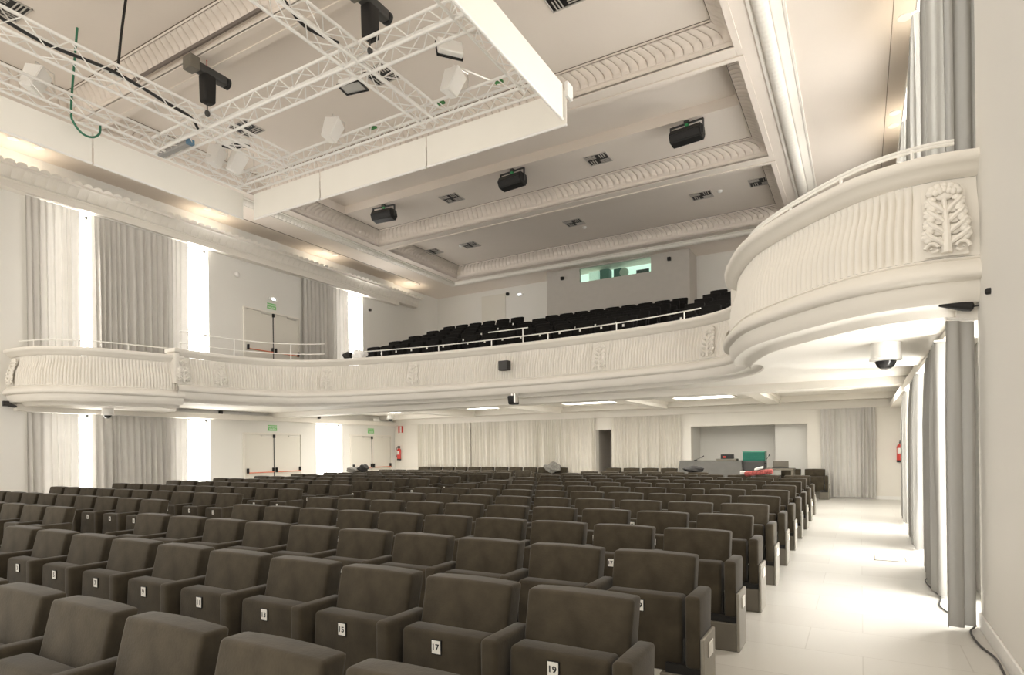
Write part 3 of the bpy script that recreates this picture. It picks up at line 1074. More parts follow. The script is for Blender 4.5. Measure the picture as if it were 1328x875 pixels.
# banners
ZB0, ZB1 = 6.69, 7.27
def banner(x0, y0, x1, y1, label):
    t = thing('banner', label, 'banner', (x0, y0, ZB0), 0, 'white banners round the ceiling rig')
    dx, dy = x1 - x0, y1 - y0
    L = math.hypot(dx, dy)
    nx, ny = -dy / L * .006, dx / L * .006
    mb = MB()
    mb.poly([(-nx, -ny), (dx - nx, dy - ny), (dx + nx, dy + ny), (nx, ny)], .03, ZB1 - ZB0)
    mb.build('cloth', BANNER, t)
    MB().tube([(0, 0, .022), (dx, dy, .022)], .022, 8).build('hem_bar', WHITE, t, SM)
banner(TXL - .02, TYF, TXL - .02, 5.72, 'long white banner at the left of the ceiling rig, nearer length')
banner(TXL - .02, 5.76, TXL - .02, 8.80, 'white banner at the left of the ceiling rig, length ending at the far corner')
banner(-11.72, 8.94, -9.66, 8.94, 'leftmost white banner on the far side of the ceiling rig')
banner(-9.62, 8.94, -6.90, 8.94, 'middle white banner on the far side of the ceiling rig')
banner(-6.86, 8.94, -4.05, 8.94, 'rightmost white banner on the far side of the ceiling rig')
banner(-4.04, TYF, -4.04, 8.76, 'brightest white banner, along the right side of the ceiling rig')
MB_ = MB().bevbox(-.03, .03, -.10, .10, -.12, .12, .008, 1)
o = tag(MB_.build('hanging_tag', WHITE), 'small white plate hanging off the far right corner of the banner', 'plate')
o.location = (-4.02, 8.97, 7.25)

def hoist(x, y, z, rz, label):
    t = thing('chain_hoist', label, 'hoist', (x, y, z), rz, 'chain hoists above the rig')
    MB().bevbox(-.22, .36, -.085, .085, .27, .43, .03, 3).build('motor', DARK, t, SM)
    MB().lathe([(.06, .34), (.10, .36), (.10, .42), (.04, .43)], (0, 0, .35), 16, axis='x').build('motor_cap', BLACK, t, SM)
    MB().bevbox(-.38, -.20, -.12, .12, .24, .47, .02).build('gear_case', BASEM, t)
    bag = MB().bevbox(-.11, .13, -.10, .10, -.20, .30, .04, 3, xf=lambda v: Vector((v.x * (1 - .12 * (v.z < 0)), v.y, v.z)))
    bag.build('chain_bag', BLACK, t, SM)
    MB().tube([(0, 0, .46), (0, 0, .58), (.03, 0, .64), (0, 0, .70), (-.03, 0, .64)], .012, 6).build('top_hook', RED, t)
    MB().tube([(0, 0, .68), (0, 0, ZC - z)], .006, 5).build('hang_wire', DARK, t)
    MB().tube([(0, 0, -.2), (0, 0, -.36)], .01, 6).build('chain', DARK, t)
    MB().ball((0, 0, -.38), .05, .04, .06).build('lower_hook', DARK, t)
hoist(-10.05, 6.72, 7.93, PI / 2, 'black chain hoist hanging over the left crossing of the rig')
hoist(-6.35, 6.9, 7.90, PI / 2, 'black chain hoist with a long chain bag at the top middle of the photo')

def white_speaker(x, y, z, rz, label, tilt=.35):
    t = thing('white_loudspeaker', label, 'loudspeaker', (x, y, z), rz, 'white loudspeakers in the rig')
    mb = MB()
    bm = bmesh.new()
    vs = [bm.verts.new(p) for p in ((-.11, -.13, -.22), (.13, -.13, -.25), (.08, .12, -.2), (-.08, .12, -.18), (-.18, -.15, .22), (.17, -.15, .2), (.11, .14, .2), (-.12, .14, .22))]
    for f in ((0, 3, 2, 1), (4, 5, 6, 7), (0, 1, 5, 4), (1, 2, 6, 5), (2, 3, 7, 6), (3, 0, 4, 7)):
        bm.faces.new([vs[i] for i in f])
    bmesh.ops.bevel(bm, geom=bm.edges[:], offset=.012, segments=2, affect='EDGES')
    mb.frombm(bm)
    mb.build('cabinet', WHITE, t, SM).rotation_euler = (-tilt, .16, 0)
    MB().tube([(0, .0, .2), (0, .0, .32), (.0, .35, .32), (.0, .36, .0)], .014, 6).build('bracket', STEEL, t)
white_speaker(-11.85, 4.85, 7.72, .4, 'white loudspeaker at the far left of the rig')
white_speaker(-8.75, 8.45, 7.66, 0.1, 'white loudspeaker inside the rig over the middle banner')
white_speaker(-5.85, 8.35, 7.62, -.2, 'white loudspeaker hanging under a framed floodlight')
white_speaker(-11.6, 7.95, 7.66, .3, 'white loudspeaker left of the pair at the far left corner of the rig')
white_speaker(-11.35, 8.26, 7.6, -.2, 'white loudspeaker right of the pair at the far left corner of the rig')

def flood(x, y, z, rx, rz, label, hold):
    t = thing('floodlight', label, 'floodlight', (x, y, z), rz, 'floodlights in the rig')
    h = bpy.data.objects.new('lamp_head', MB().bevbox(-.2, .2, -.13, .13, .0, .1, .02).mesh('lamp_head', WHITE))
    COL.objects.link(h); h.parent = t; h.rotation_euler = (rx, 0, 0)
    fr = MB()
    for q in ((-.21, .21, -.15, -.125), (-.21, .21, .125, .15), (-.21, -.185, -.15, .15), (.185, .21, -.15, .15)):
        fr.box(*q, -.02, .01)
    fr.build('bezel', BLACK, h)
    MB().box(-.185, .185, -.125, .125, -.006, 0).build('glass', LENSG, h)
    iv = Matrix.Rotation(-rz, 3, 'Z') @ Vector((hold[0] - x, hold[1] - y, hold[2] - z))
    MB().tube([(0, .0, .04), (0, .0, .22), iv], .014, 6).build('bracket', STEEL, t)
flood(-7.15, 7.35, 7.45, 0, .2, 'downward floodlight below the second truss crossing', (-6.765, 7.35, 7.62))
flood(-5.5, 7.75, 7.72, 1.2, .9, 'black framed floodlight on an arm above a white loudspeaker', (-5.5, 7.75, 7.98))
flood(-10.55, 7.65, 7.5, .3, .3, 'black framed floodlight beside the left truss crossing', (-10.395, 7.65, 7.62))
t = thing('strip_light', 'grey strip light slung in the left end of the crosswise truss', 'strip light', (-11.35, 6.92, 7.3), 0)
MB().bevbox(-.5, .5, -.06, .06, 0, .08, .015).build('body', nmat('strip_grey', (.35, .34, .33), .5), t)
MB().bevbox(.42, .52, -.062, .062, -.004, .084, .01).build('end_cap', nmat('strip_blue', (.1, .2, .3), .5), t)
# arms of the far side bracketry
def arm(p0, p1, label):
    t = tag(MB().tube([p0, p1], .022, 6).build('support_arm', STEEL, None, SM), label, 'bracket', 'grey support arms in the rig')
arm((-5.5, 7.75, 7.98), (-4.7, 7.6, 7.63), 'grey arm holding the framed floodlight to the right truss')
arm((-5.8, 8.4, 7.92), (-5.2, 8.8, 7.64), 'grey arm from the hanging loudspeaker to the far truss')
for p, lab in (((-5.2, 8.76, 7.66), 'green clamp on the far truss near its right end'), ((-8.0, 8.76, 7.66), 'green clamp on the far truss beside the middle loudspeaker'), ((-6.4, 8.76, 7.66), 'green clamp on the far truss at the second inner truss')):
    o = tag(MB().bevbox(-.07, .07, -.03, .03, -.02, .02, .008).build('truss_clamp', nmat('clamp_green', (.05, .22, .06), .5)), lab, 'clamp')
    o.location = p
# cables
def cable(pts, r, mat, label, n=6):
    q = [Vector(p) for p in pts]
    out = []
    P = [q[0] * 2 - q[1]] + q + [q[-1] * 2 - q[-2]]
    for i in range(1, len(P) - 2):
        a, b_, c, d = P[i - 1:i + 3]
        for k in range(n):
            t = k / n
            out.append(.5 * ((2 * b_) + (c - a) * t + (2 * a - 5 * b_ + 4 * c - d) * t * t + (3 * b_ - a - 3 * c + d) * t ** 3))
    out.append(P[-2])
    return tag(MB().tube(out, r, 6).build('cable', mat, None, SM), label, 'cable')
cable([(-10.3, 2.6, 7.6), (-10.2, 3.4, 7.56), (-10.3, 4.3, 7.52), (-10.2, 5.2, 7.55), (-10.25, 6.1, 7.5), (-10.2, 6.5, 7.42), (-10.3, 6.7, 7.34)], .025, BLACK, 'thick black cable bundle lying in the inner left truss')
cable([(-6.6, 4.6, 7.6), (-6.6, 5.4, 7.56), (-6.65, 5.9, 7.42), (-6.6, 6.5, 7.5)], .022, BLACK, 'black cable loop in the inner right truss')
cable([(-10.3, 5.48, ZC), (-10.3, 5.4, 8.27), (-10.29, 5.33, 7.7), (-10.25, 5.2, 7.55)], .02, BLACK, 'black cable dropping from the ceiling to the inner left truss')
cable([(-11.72, 5.42, ZC), (-11.72, 5.36, 8.16), (-11.7, 5.3, 7.4), (-11.68, 5.33, 7.2), (-11.66, 5.46, 7.06), (-11.66, 5.62, 7.07), (-11.68, 5.74, 7.2), (-11.7, 5.76, 7.36)], .018, GREENC, 'dark green cable looping down from the ceiling to the left truss')
t = tag(MB().tube([(-11.9, 6.46, 8.585), (-8.2, 6.46, 8.585)], .035, 6).build('cable_duct', nmat('duct_brown', (.16, .13, .11), .7)), 'dark cable duct along the ceiling beam behind the first hoist', 'cable duct')

# ------------------------------------------------------------------ ceiling vents, detectors, black speakers
def vent(x, y, label, w=.30, h=.27):
    t = thing('ceiling_vent', label, 'vent', (x, y, ZC), 0, 'square ceiling vents')
    fr = MB()
    for q in ((-w, w, -h, -h + .018), (-w, w, h - .018, h), (-w, -w + .018, -h, h), (w - .018, w, -h, h)):
        fr.box(*q, -.02, 0)
    fr.build('frame', BOOTHP, t)
    MB().box(-w + .02, w - .02, -h + .02, h - .02, -.004, 0).build('backing', BLACK, t)
    for i, (cx, cy) in enumerate(((-w / 2, -h / 2), (w / 2, -h / 2), (-w / 2, h / 2), (w / 2, h / 2))):
        mb = MB()
        for k in range(3):
            o = (-.058, .0, .058)[k]
            if i in (0, 3):
                mb.box(cx - w / 2 + .02, cx + w / 2 - .02, cy + o - .009, cy + o + .009, -.02, -.008)
            else:
                mb.box(cx + o - .009, cx + o + .009, cy - h / 2 + .02, cy + h / 2 - .02, -.02, -.008)
        mb.build('louvre', BOOTHP, t)
for (x, y, lab) in ((-10.35, 14.62, 'square black ceiling vent left of the middle hung speaker'), (-5.75, 14.6, 'square black ceiling vent between two hung speakers on the right'),
                    (-3.98, 18.3, 'square black ceiling vent right of centre in the rear ceiling bay'), (-8.07, 18.3, 'square black ceiling vent in the middle of the rear ceiling bay'),
                    (-12.16, 18.3, 'square black ceiling vent left of centre in the rear ceiling bay'), (-13.75, 18.2, 'dim ceiling vent in the left corner of the rear bay'),
                    (-2.35, 18.2, 'dark ceiling vent in the right corner of the rear bay'), (-12.1, 9.05, 'pale ceiling vent seen through the left truss crossing'),
                    (-12.15, 4.55, 'pale ceiling vent at the top left of the photo'), (-4.15, 9.05, 'dark ceiling vent at the top right of the rig'), (-8.1, 9.1, 'black ceiling vent behind the second truss crossing')):
    vent(x, y, lab)
def detector(x, y, label):
    t = thing('smoke_detector', label, 'smoke detector', (x, y, ZC), 0, 'ceiling smoke detectors')
    MB().lathe([(.07, 0), (.07, -.02), (.05, -.05), (.02, -.06)], (0, 0, 0), 16).build('body', WHITE, t, SM)
detector(-7.93, 18.85, 'white smoke detector beside the middle rear vent')
detector(-3.45, 18.25, 'white smoke detector beside the right rear vent')
detector(-12.5, 18.2, 'white smoke detector beside the left rear vent')
def hung_speaker(x, label, rz):
    t = thing('hung_speaker', label, 'speaker', (x, 13.97, 8.58), rz, 'black speakers hung from the ceiling step')
    bm = bmesh.new()
    pr = [(-.20, .02), (-.13, -.14), (.12, -.17), (.20, -.03), (.15, .14), (-.12, .15)]
    vs = [[bm.verts.new((sx, a, c)) for a, c in pr] for sx in (-.36, .36)]
    n = len(pr)
    bm.faces.new(vs[0]); bm.faces.new(vs[1][::-1])
    for i in range(n):
        bm.faces.new((vs[0][i], vs[0][(i + 1) % n], vs[1][(i + 1) % n], vs[1][i]))
    bmesh.ops.bevel(bm, geom=bm.edges[:], offset=.02, segments=2, affect='EDGES')
    mb = MB(); mb.frombm(bm); mb.build('cabinet', BLACK, t, SM)
    y = MB()
    for sx in (-.39, .37):
        y.box(sx, sx + .02, -.03, .03, -.06, .27)
    y.box(-.39, .39, -.03, .03, .25, .27)
    y.build('yoke', DARK, t)
    MB().box(-.05, .05, -.05, .05, .27, .33).build('mount', DARK, t)
    MB().bevbox(-.03, .05, -.06, .0, .19, .24, .01).build('connector', nmat('connector_green', (.05, .35, .12), .5), t)
hung_speaker(-12.38, 'leftmost of the three black speakers hung from the ceiling', .12)
hung_speaker(-7.92, 'middle one of the three black speakers hung from the ceiling', -.1)
hung_speaker(-3.35, 'rightmost and largest looking black speaker hung from the ceiling', -.12)

# ------------------------------------------------------------------ theatre seats
def seat_parts(velvet, base, num=None):
    P = {}
    def lean(v):
        return Vector((v.x, v.y + (v.z - .45) * .24, v.z))
    bm = bmesh.new()
    top = [(.2615 - .523 * k / 6, .834 + .008 * (1 - (1 - k / 3) ** 2)) for k in range(7)]
    out = [(-.257, .40), (.257, .40)] + top
    fr = [bm.verts.new((x, .16 - .012 * (1 - (x / .27) ** 2), z)) for x, z in out]
    bk = [bm.verts.new((x, .272, z)) for x, z in out]
    bm.faces.new(fr)
    bm.faces.new(bk[::-1])
    for i in range(len(out)):
        k = (i + 1) % len(out)
        bm.faces.new((fr[k], fr[i], bk[i], bk[k]))
    bm.normal_update()
    ed = [e for e in bm.edges if len(e.link_faces) == 2 and e.calc_face_angle(0) > .6]
    bmesh.ops.bevel(bm, geom=ed, offset=.02, segments=3, profile=.6, affect='EDGES')
    mb = MB(); mb.frombm(bm, velvet, lean)
    mb.bevbox(-.24, .24, .27, .285, .42, .80, .006, 1, base, lean)
    P['backrest'] = mb.mesh('backrest', velvet, SM)
    P['seat_pad'] = MB().bevbox(-.236, .236, 0, .135, .20, .632, .024, 3, None, lambda v: Vector((v.x, v.y + (v.z - .2) * .05, v.z))).mesh('seat_pad', velvet, SM)
    arm = MB()
    arm.bevbox(-.043, .043, -.045, .235, .25, .66, .022, 3, velvet, lambda v: Vector((v.x, v.y + (max(0, v.z - .45) * .24 if v.y > .05 else 0), v.z)))
    P['armrest'] = arm.mesh('armrest', velvet, SM)
    ped = MB()
    ped.bevbox(-.043, .043, -.04, .26, 0, .205, .006, 1, base)
    ped.box(-.03, .03, -.02, .24, .2, .26, BLACK)
    P['pedestal'] = ped.mesh('pedestal', base)
    hinge = MB()
    hinge.tube([(-.255, .09, .225), (.255, .09, .225)], .018, 8)
    hinge.box(-.248, -.242, .02, .16, .19, .40)
    hinge.box(.242, .248, .02, .16, .19, .40)
    P['hinge_bar'] = hinge.mesh('hinge_bar', DARK)
    ep = MB()
    ep.bevbox(0, .022, -.045, .25, 0, .43, .006, 1, ENDM)
    P['end_panel'] = ep.mesh('end_panel', ENDM)
    lb = MB()
    lb.bevbox(.022, .030, .05, .16, .30, .385, .003, 1, STEEL)
    lb.box(.030, .0315, .065, .145, .315, .37, PLATEW)
    P['row_plate'] = lb.mesh('row_plate', STEEL)
    eb = MB()
    eb.bevbox(-.19, .043, -.04, .26, 0, .205, .006, 1, base)
    eb.box(-.16, .035, -.02, .24, .2, .26, BLACK)
    P['end_pedestal'] = eb.mesh('end_pedestal', base)
    return P

_plates = {}
def plate_mesh(num):
    if num not in _plates:
        mb = MB()
        mb.box(-.029, .029, -.004, .002, -.035, .035, INK)
        mb.box(-.025, .025, -.0052, -.003, -.031, .031, PLATEW)
        if num is not None:
            add_text(mb, str(num), (.030 if num > 9 else .034), lambda a, c: (a, -.0058, c), INK, 1.1)
        _plates[num] = mb.mesh('number_plate', PLATEW)
    return _plates[num]

def part(name, me, parent, loc=(0, 0, 0)):
    o = bpy.data.objects.new(name, me)
    COL.objects.link(o)
    o.parent = parent
    o.location = loc
    return o

SP = seat_parts(VELVET, BASEM)
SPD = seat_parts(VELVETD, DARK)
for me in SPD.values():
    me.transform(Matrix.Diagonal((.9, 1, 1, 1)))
HALF = .3075

def make_seat(P, label, num, loc, group, left_end=False, right_end=False, pitch=HALF * 2, plate=True):
    s = thing('theatre_seat', label, 'seat', loc, 0, group)
    part('backrest', P['backrest'], s)
    pad = part('seat_pad', P['seat_pad'], s)
    if plate:
        part('number_plate', plate_mesh(num), pad, (-.015, .015, .565))
    part('hinge_bar', P['hinge_bar'], s)
    part('armrest', P['armrest'], s, (-pitch / 2, 0, 0))
    part('pedestal', P['pedestal'], s, (-pitch / 2, 0, 0))
    if right_end:
        part('armrest', P['armrest'], s, (pitch / 2, 0, 0))
        part('pedestal', P['end_pedestal'], s, (pitch / 2, 0, 0))
        ep = part('end_panel', P['end_panel'], s, (pitch / 2 + .043, 0, 0))
        part('row_plate', P['row_plate'], ep)
    return s

ROWY = [1.11, 2.30, 3.49, 4.68] + [4.68 + 1.2 * k + .006 * k * k for k in range(1, 10)]
ORD = ['first', 'second', 'third', 'fourth', 'fifth', 'sixth', 'seventh', 'eighth', 'ninth', 'tenth', 'eleventh', 'twelfth', 'thirteenth', 'fourteenth']
NUMS = [1, 3, 5, 7, 9, 11, 13, 15, 17, 19]
for r, y in enumerate(ROWY):
    k = r - 1
    for j in range(10):              # right block, seat 19 at the aisle
        if r == 12 and j < 4:
            continue
        n = NUMS[9 - j]
        x = -1.125 - .011 * max(k, 0) - .615 * j
        make_seat(SP, 'taupe folding seat numbered %d, right block, %s row from the stage' % (n, ORD[r]), n, (x, y, 0), 'stalls seats', right_end=(j == 0))
    if r >= 2:
        for j in range(10):          # left block beyond the centre aisle
            x = -8.72 - .02 * k - .615 * j
            make_seat(SP, 'taupe folding seat, %s from the centre aisle, left block, %s row from the stage' % (ORD[j], ORD[r]), 2 + 2 * j, (x, y, 0), 'stalls seats', right_end=(j == 0))
# row against the back wall
xs = [-15.1 + .6 * i for i in range(11)] + [-7.15 + .62 * i for i in range(4)] + [-1.75, -1.13]
for i, x in enumerate(xs):
    lab = '%s from the left before the long pale curtain' % ORD[i] if i < 11 else ('%s seat right of the dark doorway' % ORD[i - 11] if i < 15 else ('left one of two by the grey curtain' if i == 15 else 'aisle one of two by the grey curtain'))
    make_seat(SP, 'taupe seat of the last row, ' + lab, None, (x, 18.95, 0), 'stalls seats', right_end=(i in (10, 14, 16)), pitch=.6, plate=False)

# balcony seats: three blocks of dark seats on steps
def bal(x0, n, rows, rise, pitch, blk, dx=0):
    for r in range(rows):
        for j in range(n):
            lab = 'dark balcony seat, %s from the left in the %s row of the %s balcony block' % (ORD[j], ORD[r], blk)
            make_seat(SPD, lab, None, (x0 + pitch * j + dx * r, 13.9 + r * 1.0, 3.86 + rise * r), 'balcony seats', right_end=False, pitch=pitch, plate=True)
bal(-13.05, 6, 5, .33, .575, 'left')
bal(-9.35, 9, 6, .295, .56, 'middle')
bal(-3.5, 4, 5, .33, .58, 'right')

# ------------------------------------------------------------------ things at the back of the hall
t = thing('sound_desk_table', 'table under a draped grey cloth in front of the wall niche', 'table', (-3.85, 18.75, 0))
mb = MB()
mb.box(-.86, .86, -.36, .36, 1.03, 1.07)
mb.build('tabletop', WOODB, t)
rnd = random.Random(5)
rows = []
per = [(-.88 + 1.76 * k / 24, -.38) for k in range(25)] + [(.88, -.38 + .76 * k / 10) for k in range(1, 11)]
per = [(-.88, .38 - .76 * k / 10) for k in range(10)] + per
for zt in range(7):
    r = []
    for i, (a, c) in enumerate(per):
        w = math.sin(i * 1.1) * .02 * zt / 2.5 + math.sin(i * .37 + 1) * .03 * zt / 4
        s = 1 + w * .5
        r.append((a * (1 + .01 * zt) + w * .3, c * (1 + .02 * zt) - abs(w), 1.08 - zt * .13 - (.02 * math.sin(i * .9) if zt == 6 else 0)))
    rows.append(r)
cl = MB()
cl.grid(rows)
cl.box(-.885, .885, -.385, .385, 1.07, 1.085)
c = cl.build('tablecloth', GREYCLOTH, None, SM)
c.location = (-3.85, 18.75, 0)
tag(c, 'creased grey cloth draped over the table by the niche', 'tablecloth')
for sx in (-.8, .8):
    for sy in (-.3, .3):
        MB().box(sx - .025, sx + .025, sy - .025, sy + .025, 0, 1.03).build('leg', DARK, t)
t = thing('mixing_console', 'small dark audio device with a red strip on the grey table', 'audio device', (-3.42, 18.75, 1.085))
MB().bevbox(-.28, .28, -.2, .2, 0, .06, .015).build('base_unit', BASEM, t)
MB().bevbox(-.17, .17, -.12, .12, .06, .19, .012).build('amplifier', BLACK, t)
MB().box(-.10, -.02, -.125, -.12, .09, .13).build('red_strip', RED, t)
def gooseneck(x, y, z, h, lean, label):
    t = thing('microphone', label, 'microphone', (x, y, z))
    MB().lathe([(.05, 0), (.05, .02), (.02, .03)], (0, 0, 0), 14).build('base', BLACK, t)
    MB().tube([(0, 0, .02), (lean * .3, 0, h * .5), (lean, 0, h)], .006, 6).build('gooseneck', DARK, t)
    MB().tube([(lean, 0, h), (lean * 1.25, 0, h + .05)], .014, 8).build('capsule', BLACK, t)
gooseneck(-4.35, 18.75, 1.085, .10, .2, 'low gooseneck microphone on the grey table')
gooseneck(-2.36, 18.55, 1.0, .22, .10, 'tall gooseneck microphone beside the green crate')
t = thing('storage_crate', 'green plastic crate with a ribbed front standing by the grey table', 'crate', (-2.66, 18.75, 0))
MB().bevbox(-.30, .30, -.22, .22, .0, 1.08, .02).build('stand', DARK, t)
gc = MB().bevbox(-.30, .30, -.22, .22, 1.08, 1.34, .015)
for k in range(3):
    gc.box(-.29, .29, -.235, -.22, 1.12 + k * .07, 1.15 + k * .07)
gc.build('crate_body', GREENB, t)
MB().bevbox(-.305, .305, -.225, .225, 1.34, 1.365, .006).build('lid', nmat('crate_lid', (.12, .30, .22), .5), t)
t = thing('paper_bag', 'red and white printed bag lying over the seat backs at the rear', 'bag', (-2.05, 15.03, .815))
MB().bevbox(-.30, .30, -.12, .12, .02, .13, .04, 2, None, lambda v: Vector((v.x, v.y + .05 * math.sin(v.x * 7), v.z + .04 * math.sin(v.x * 9)))).build('bag_body', CARTON, t, SM)
MB().bevbox(-.40, -.29, -.1, .1, .03, .11, .02).build('white_end', WHITE, t)
MB().bevbox(-.08, .10, -.13, .05, .14, .20, .02, 2, None, lambda v: Vector((v.x, v.y, v.z + v.x * .3))).build('paper_sheet', WHITE, t)
t = thing('laptop', 'dark laptop screen standing behind the red bag', 'laptop', (-1.95, 18.55, .88))
MB().bevbox(-.20, .20, .03, .05, .02, .20, .006).build('screen', BASEM, t)
MB().bevbox(-.20, .20, -.22, .05, 0, .02, .006).build('keyboard_base', DARK, t)
t = thing('rear_desk', 'low grey desk behind the red bag, right of the green crate', 'desk', (-1.95, 18.5, 0))
MB().bevbox(-.36, .36, -.28, .28, .83, .88, .008).build('desktop', BASEM, t)
for sx in (-.32, .32):
    MB().box(sx - .03, sx + .03, -.25, .25, 0, .83).build('side_panel', BASEM, t)
def lump(name, loc, sx, sy, sz, mat, label, cat, seed):
    rnd = random.Random(seed)
    bm = bmesh.new()
    bmesh.ops.create_icosphere(bm, subdivisions=3, radius=1)
    ph = [rnd.uniform(0, 6) for _ in range(6)]
    for v in bm.verts:
        n = v.co.normalized()
        k = 1 + .16 * math.sin(n.x * 5 + ph[0]) + .12 * math.sin(n.y * 6 + ph[1]) + .14 * math.sin(n.z * 5 + ph[2] + n.x * 3)
        v.co = Vector((n.x * sx * k, n.y * sy * k, n.z * sz * k))
    mb = MB(); mb.frombm(bm)
    o = mb.build(name, mat, None, SM)
    o.location = loc
    return tag(o, label, cat)
def seat_y(r):
    return ROWY[r]
lump('dark_bag', (-14.3, 15.0, .92), .20, .14, .12, FABRICDARK, 'dark bag resting on the seat backs in front of the rear left door', 'bag', 1)
lump('grey_coat', (-14.72, 14.98, .87), .26, .13, .10, JACKET, 'grey coat spread over seat backs beside the dark bag', 'coat', 2)
lump('grey_jacket', (-9.3, 19.05, .84), .32, .2, .17, JACKET, 'grey jacket thrown over a back row seat in front of the long pale curtain', 'jacket', 3)
lump('dark_bag', (-3.85, 16.36, .90), .26, .13, .08, FABRICDARK, 'black bag lying in front of the grey covered table', 'bag', 4)
lump('white_bag', (-11.95, 12.42, 4.15), .2, .14, .13, WHITE, 'white bag on the balcony ledge at the left end of the dark seats', 'bag', 5)
lump('dark_bag', (-12.32, 12.36, 4.14), .12, .11, .10, FABRICDARK, 'small dark bundle beside the white bag on the balcony ledge', 'bag', 6)

# fire extinguishers and their sign
def extinguisher(x, y, z, rz, label, hose=False):
    t = thing('fire_extinguisher', label, 'fire extinguisher', (x, y, z), rz)
    MB().lathe([(.02, -.25), (.078, -.25), (.082, -.20), (.082, .15), (.06, .21), (.022, .235), (.022, .25)], (0, -.09, 0), 18, RED).build('cylinder', RED, t, SM)
    MB().lathe([(.084, -.255), (.084, -.20), (.03, -.20)], (0, -.09, 0), 18).build('foot_ring', BLACK, t)
    lb = MB()
    rows = [[(.084 * math.sin(a), -.09 - .084 * math.cos(a), zz) for a in [(-.9 + 1.8 * k / 8) for k in range(9)]] for zz in (-.02, .13)]
    lb.grid(rows).build('paper_label', PLATEW, t)
    MB().bevbox(-.02, .02, -.13, -.03, .25, .30, .008).build('valve', BLACK, t)
    MB().bevbox(-.012, .012, -.17, -.02, .30, .33, .005).build('lever', BLACK, t)
    if hose:
        MB().tube([(0, -.1, .27), (-.10, -.1, .26), (-.15, -.1, .12), (-.11, -.1, -.10), (-.085, -.1, -.18)], .012, 6).build('hose', BLACK, t, SM)
    MB().box(-.03, .03, -.01, 0, -.05, .2).build('wall_bracket', DARK, t)
extinguisher(.93, YB, 1.28, 0, 'red fire extinguisher on the back wall at the end of the right aisle')
extinguisher(-16.62, YB, 1.35, 0, 'red fire extinguisher with a hose in the rear left corner', True)
t = thing('fire_sign', 'red and white fire equipment sign above the corner extinguisher', 'sign', (-16.58, YB - .005, 2.36))
mb = MB()
mb.box(-.13, .13, -.01, 0, -.15, .15, RED)
mb.box(-.045, .045, -.0115, -.01, -.12, .14, PLATEW)
mb.box(-.12, .12, -.0115, -.01, -.15, -.125, PLATEW)
mb.build('sign_plate', RED, t)

# cctv domes, sensors and small boxes
def dome(x, y, z, label, s=1):
    t = thing('dome_camera', label, 'security camera', (x, y, z))
    MB().lathe([(.14 * s, 0), (.14 * s, -.15 * s), (.15 * s, -.155 * s), (.15 * s, -.185 * s), (.10 * s, -.19 * s)], (0, 0, 0), 24).build('housing', WHITE, t, SM)
    MB().lathe([(.10 * s, -.18 * s), (.095 * s, -.215 * s), (.075 * s, -.25 * s), (.045 * s, -.27 * s), (.0, -.277 * s)], (0, 0, 0), 20).build('dome_glass', SCREENG, t, SM)
dome(.24, 7.55, 2.575, 'white dome security camera under the right side balcony')
dome(-16.05, 8.0, 2.615, 'white dome security camera under the left side balcony', .9)
dome(-16.0, 18.3, 2.9, 'white dome security camera in the rear left corner under the balcony', .9)
t = thing('wall_sensor', 'round white sensor on the left wall above the upper exit door', 'sensor', (XL, 12.2, 7.06))
MB().ball((.06, 0, 0), .06, .09, .09).build('body', WHITE, t, SM)
def small_box(x, y, z, label, s=.05, mat=BLACK, dx=0, dy=0):
    t = thing('wall_sensor', label, 'sensor', (x, y, z), 0, 'small black wall sensors')
    MB().bevbox(-s, s, -s, s, -s, s, .01, 1).build('body', mat, t)
small_box(XL + .03, 18.15, 7.10, 'small black sensor on the left wall beside the rear tall window')
small_box(XL - .05, 20.95, 8.02, 'small black sensor at the rear end of the left cornice', .06)
small_box(-13.2, YU - .05, 8.22, 'small black sensor on the upper rear wall beside the lit emergency light', .06)
small_box(-10.1, BY - .04, 8.18, 'small black sensor at the left of the booth window', .06)
small_box(-5.88, BY - .04, 8.25, 'small black sensor at the right of the booth window', .06)
small_box(XL + .03, 11.6, 2.72, 'small black sensor on the left wall just under the curved balcony corner', .05)
small_box(XL + .03, 9.95, 2.75, 'small black sensor on the left wall behind the side balcony underside', .05)
small_box(XL + .22, 15.3, 2.70, 'small dark sensor on the pelmet beside the lit window at the left', .045)
small_box(XN - .012, 5.62, 2.62, 'small dark switch box on the near right wall', .022)
t = thing('column_loudspeaker', 'black tapered horn fixed to the near right wall below the side balcony', 'loudspeaker', (XN, 6.12, 2.60))
MB().tube([(-.27, -.02, .06), (-.265, -.02, .06), (-.24, -.02, .055), (-.10, 0, .02), (-.05, 0, .012), (-.035, 0, .01)], [.016, .028, .032, .042, .040, .02], 12).build('horn', BLACK, t, SM)
MB().tube([(-.04, 0, .01), (0, 0, .015)], .006, 6).build('bracket', DARK, t)
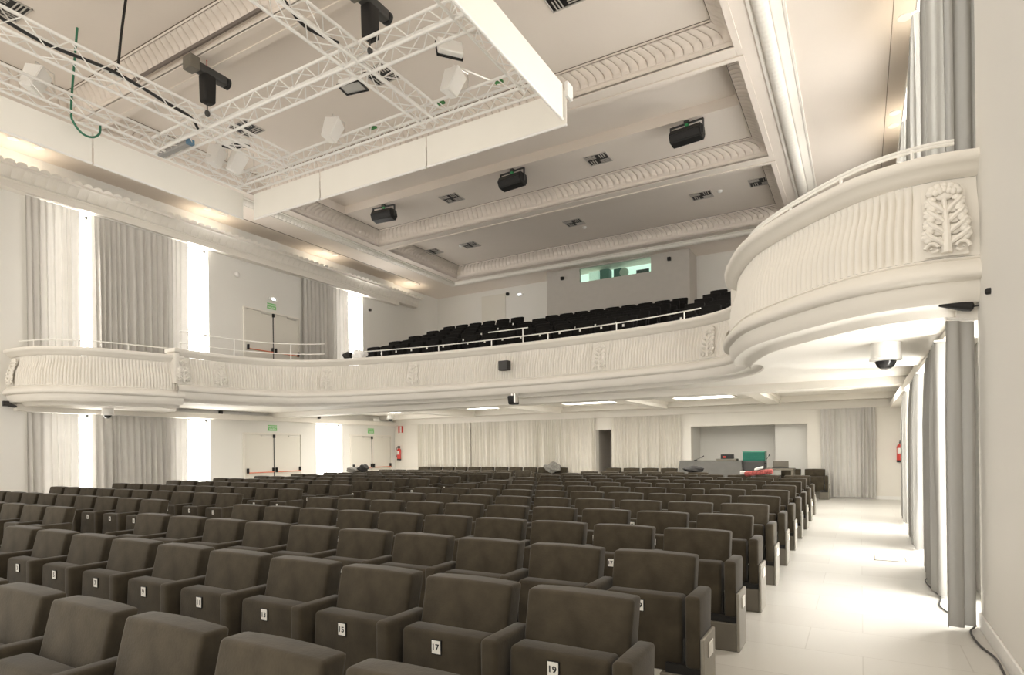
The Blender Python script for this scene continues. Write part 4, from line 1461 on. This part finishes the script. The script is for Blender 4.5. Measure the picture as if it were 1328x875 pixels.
t = thing('column_loudspeaker', 'black tapered horn fixed to the left wall below the side balcony', 'loudspeaker', (XL, 6.25, 2.66))
MB().tube([(.02, 0, .0), (.06, 0, 0), (.30, .06, -.06), (.36, .07, -.07)], [.05, .05, .035, .02], 12).build('horn', BLACK, t, SM)
MB().bevbox(0, .06, -.06, .06, -.05, .07, .01).build('bracket', DARK, t)
# projector under the balcony front and black box on the parapet
t = thing('stage_projector', 'dark spotlight hanging under the middle of the balcony front', 'spotlight', (-7.3, 12.75, 2.84))
MB().tube([(0, 0, 0), (0, 0, -.05)], .03, 8).build('mount', STEEL, t)
MB().bevbox(-.10, .10, -.10, .12, -.26, -.05, .03, 2, None, lambda v: Vector((v.x, v.y - v.z * .25, v.z))).build('body', BLACK, t, SM)
MB().bevbox(.08, .13, -.08, .08, -.22, .0, .01).build('side_plate', STEEL, t)
t = thing('parapet_speaker', 'square black box mounted on the fluted balcony front', 'speaker', (-7.45, 12.60, 3.52))
MB().bevbox(-.13, .13, -.03, .14, -.115, .115, .012).build('cabinet', BLACK, t)
MB().box(-.115, .115, -.034, -.03, -.1, .1).build('grille', DARK, t)

# floor hatch handles and loose cables by the right wall
HATCHM = nmat('hatch_edge', (.30, .27, .20), .4, metal=.3)
t = thing('floor_hatch', 'floor hatch outlined by slim steel handles in the right aisle', 'floor hatch', (.32, 9.38, 0))
MB().box(-.17, .17, -.17, .17, .001, .004).build('lid', FLOORM, t)
MB().box(-.18, -.165, -.18, .18, .001, .008).build('edge', HATCHM, t)
MB().box(.165, .18, -.18, .18, .001, .008).build('edge', HATCHM, t)
MB().box(-.165, .165, -.18, -.172, .001, .006).build('edge', HATCHM, t)
cable([(.80, 6.15, .02), (.74, 5.95, .015), (.75, 5.6, .01), (.80, 5.3, .01), (.79, 4.9, .01), (.80, 4.4, .01)], .008, DARK, 'thin dark cable running along the base of the near right wall')
cable([(.66, 8.2, .02), (.60, 8.0, .01), (.62, 7.6, .01), (.66, 7.2, .01), (.62, 6.8, .01), (.70, 6.4, .01)], .007, DARK, 'thin dark cable on the floor under the second right curtain')
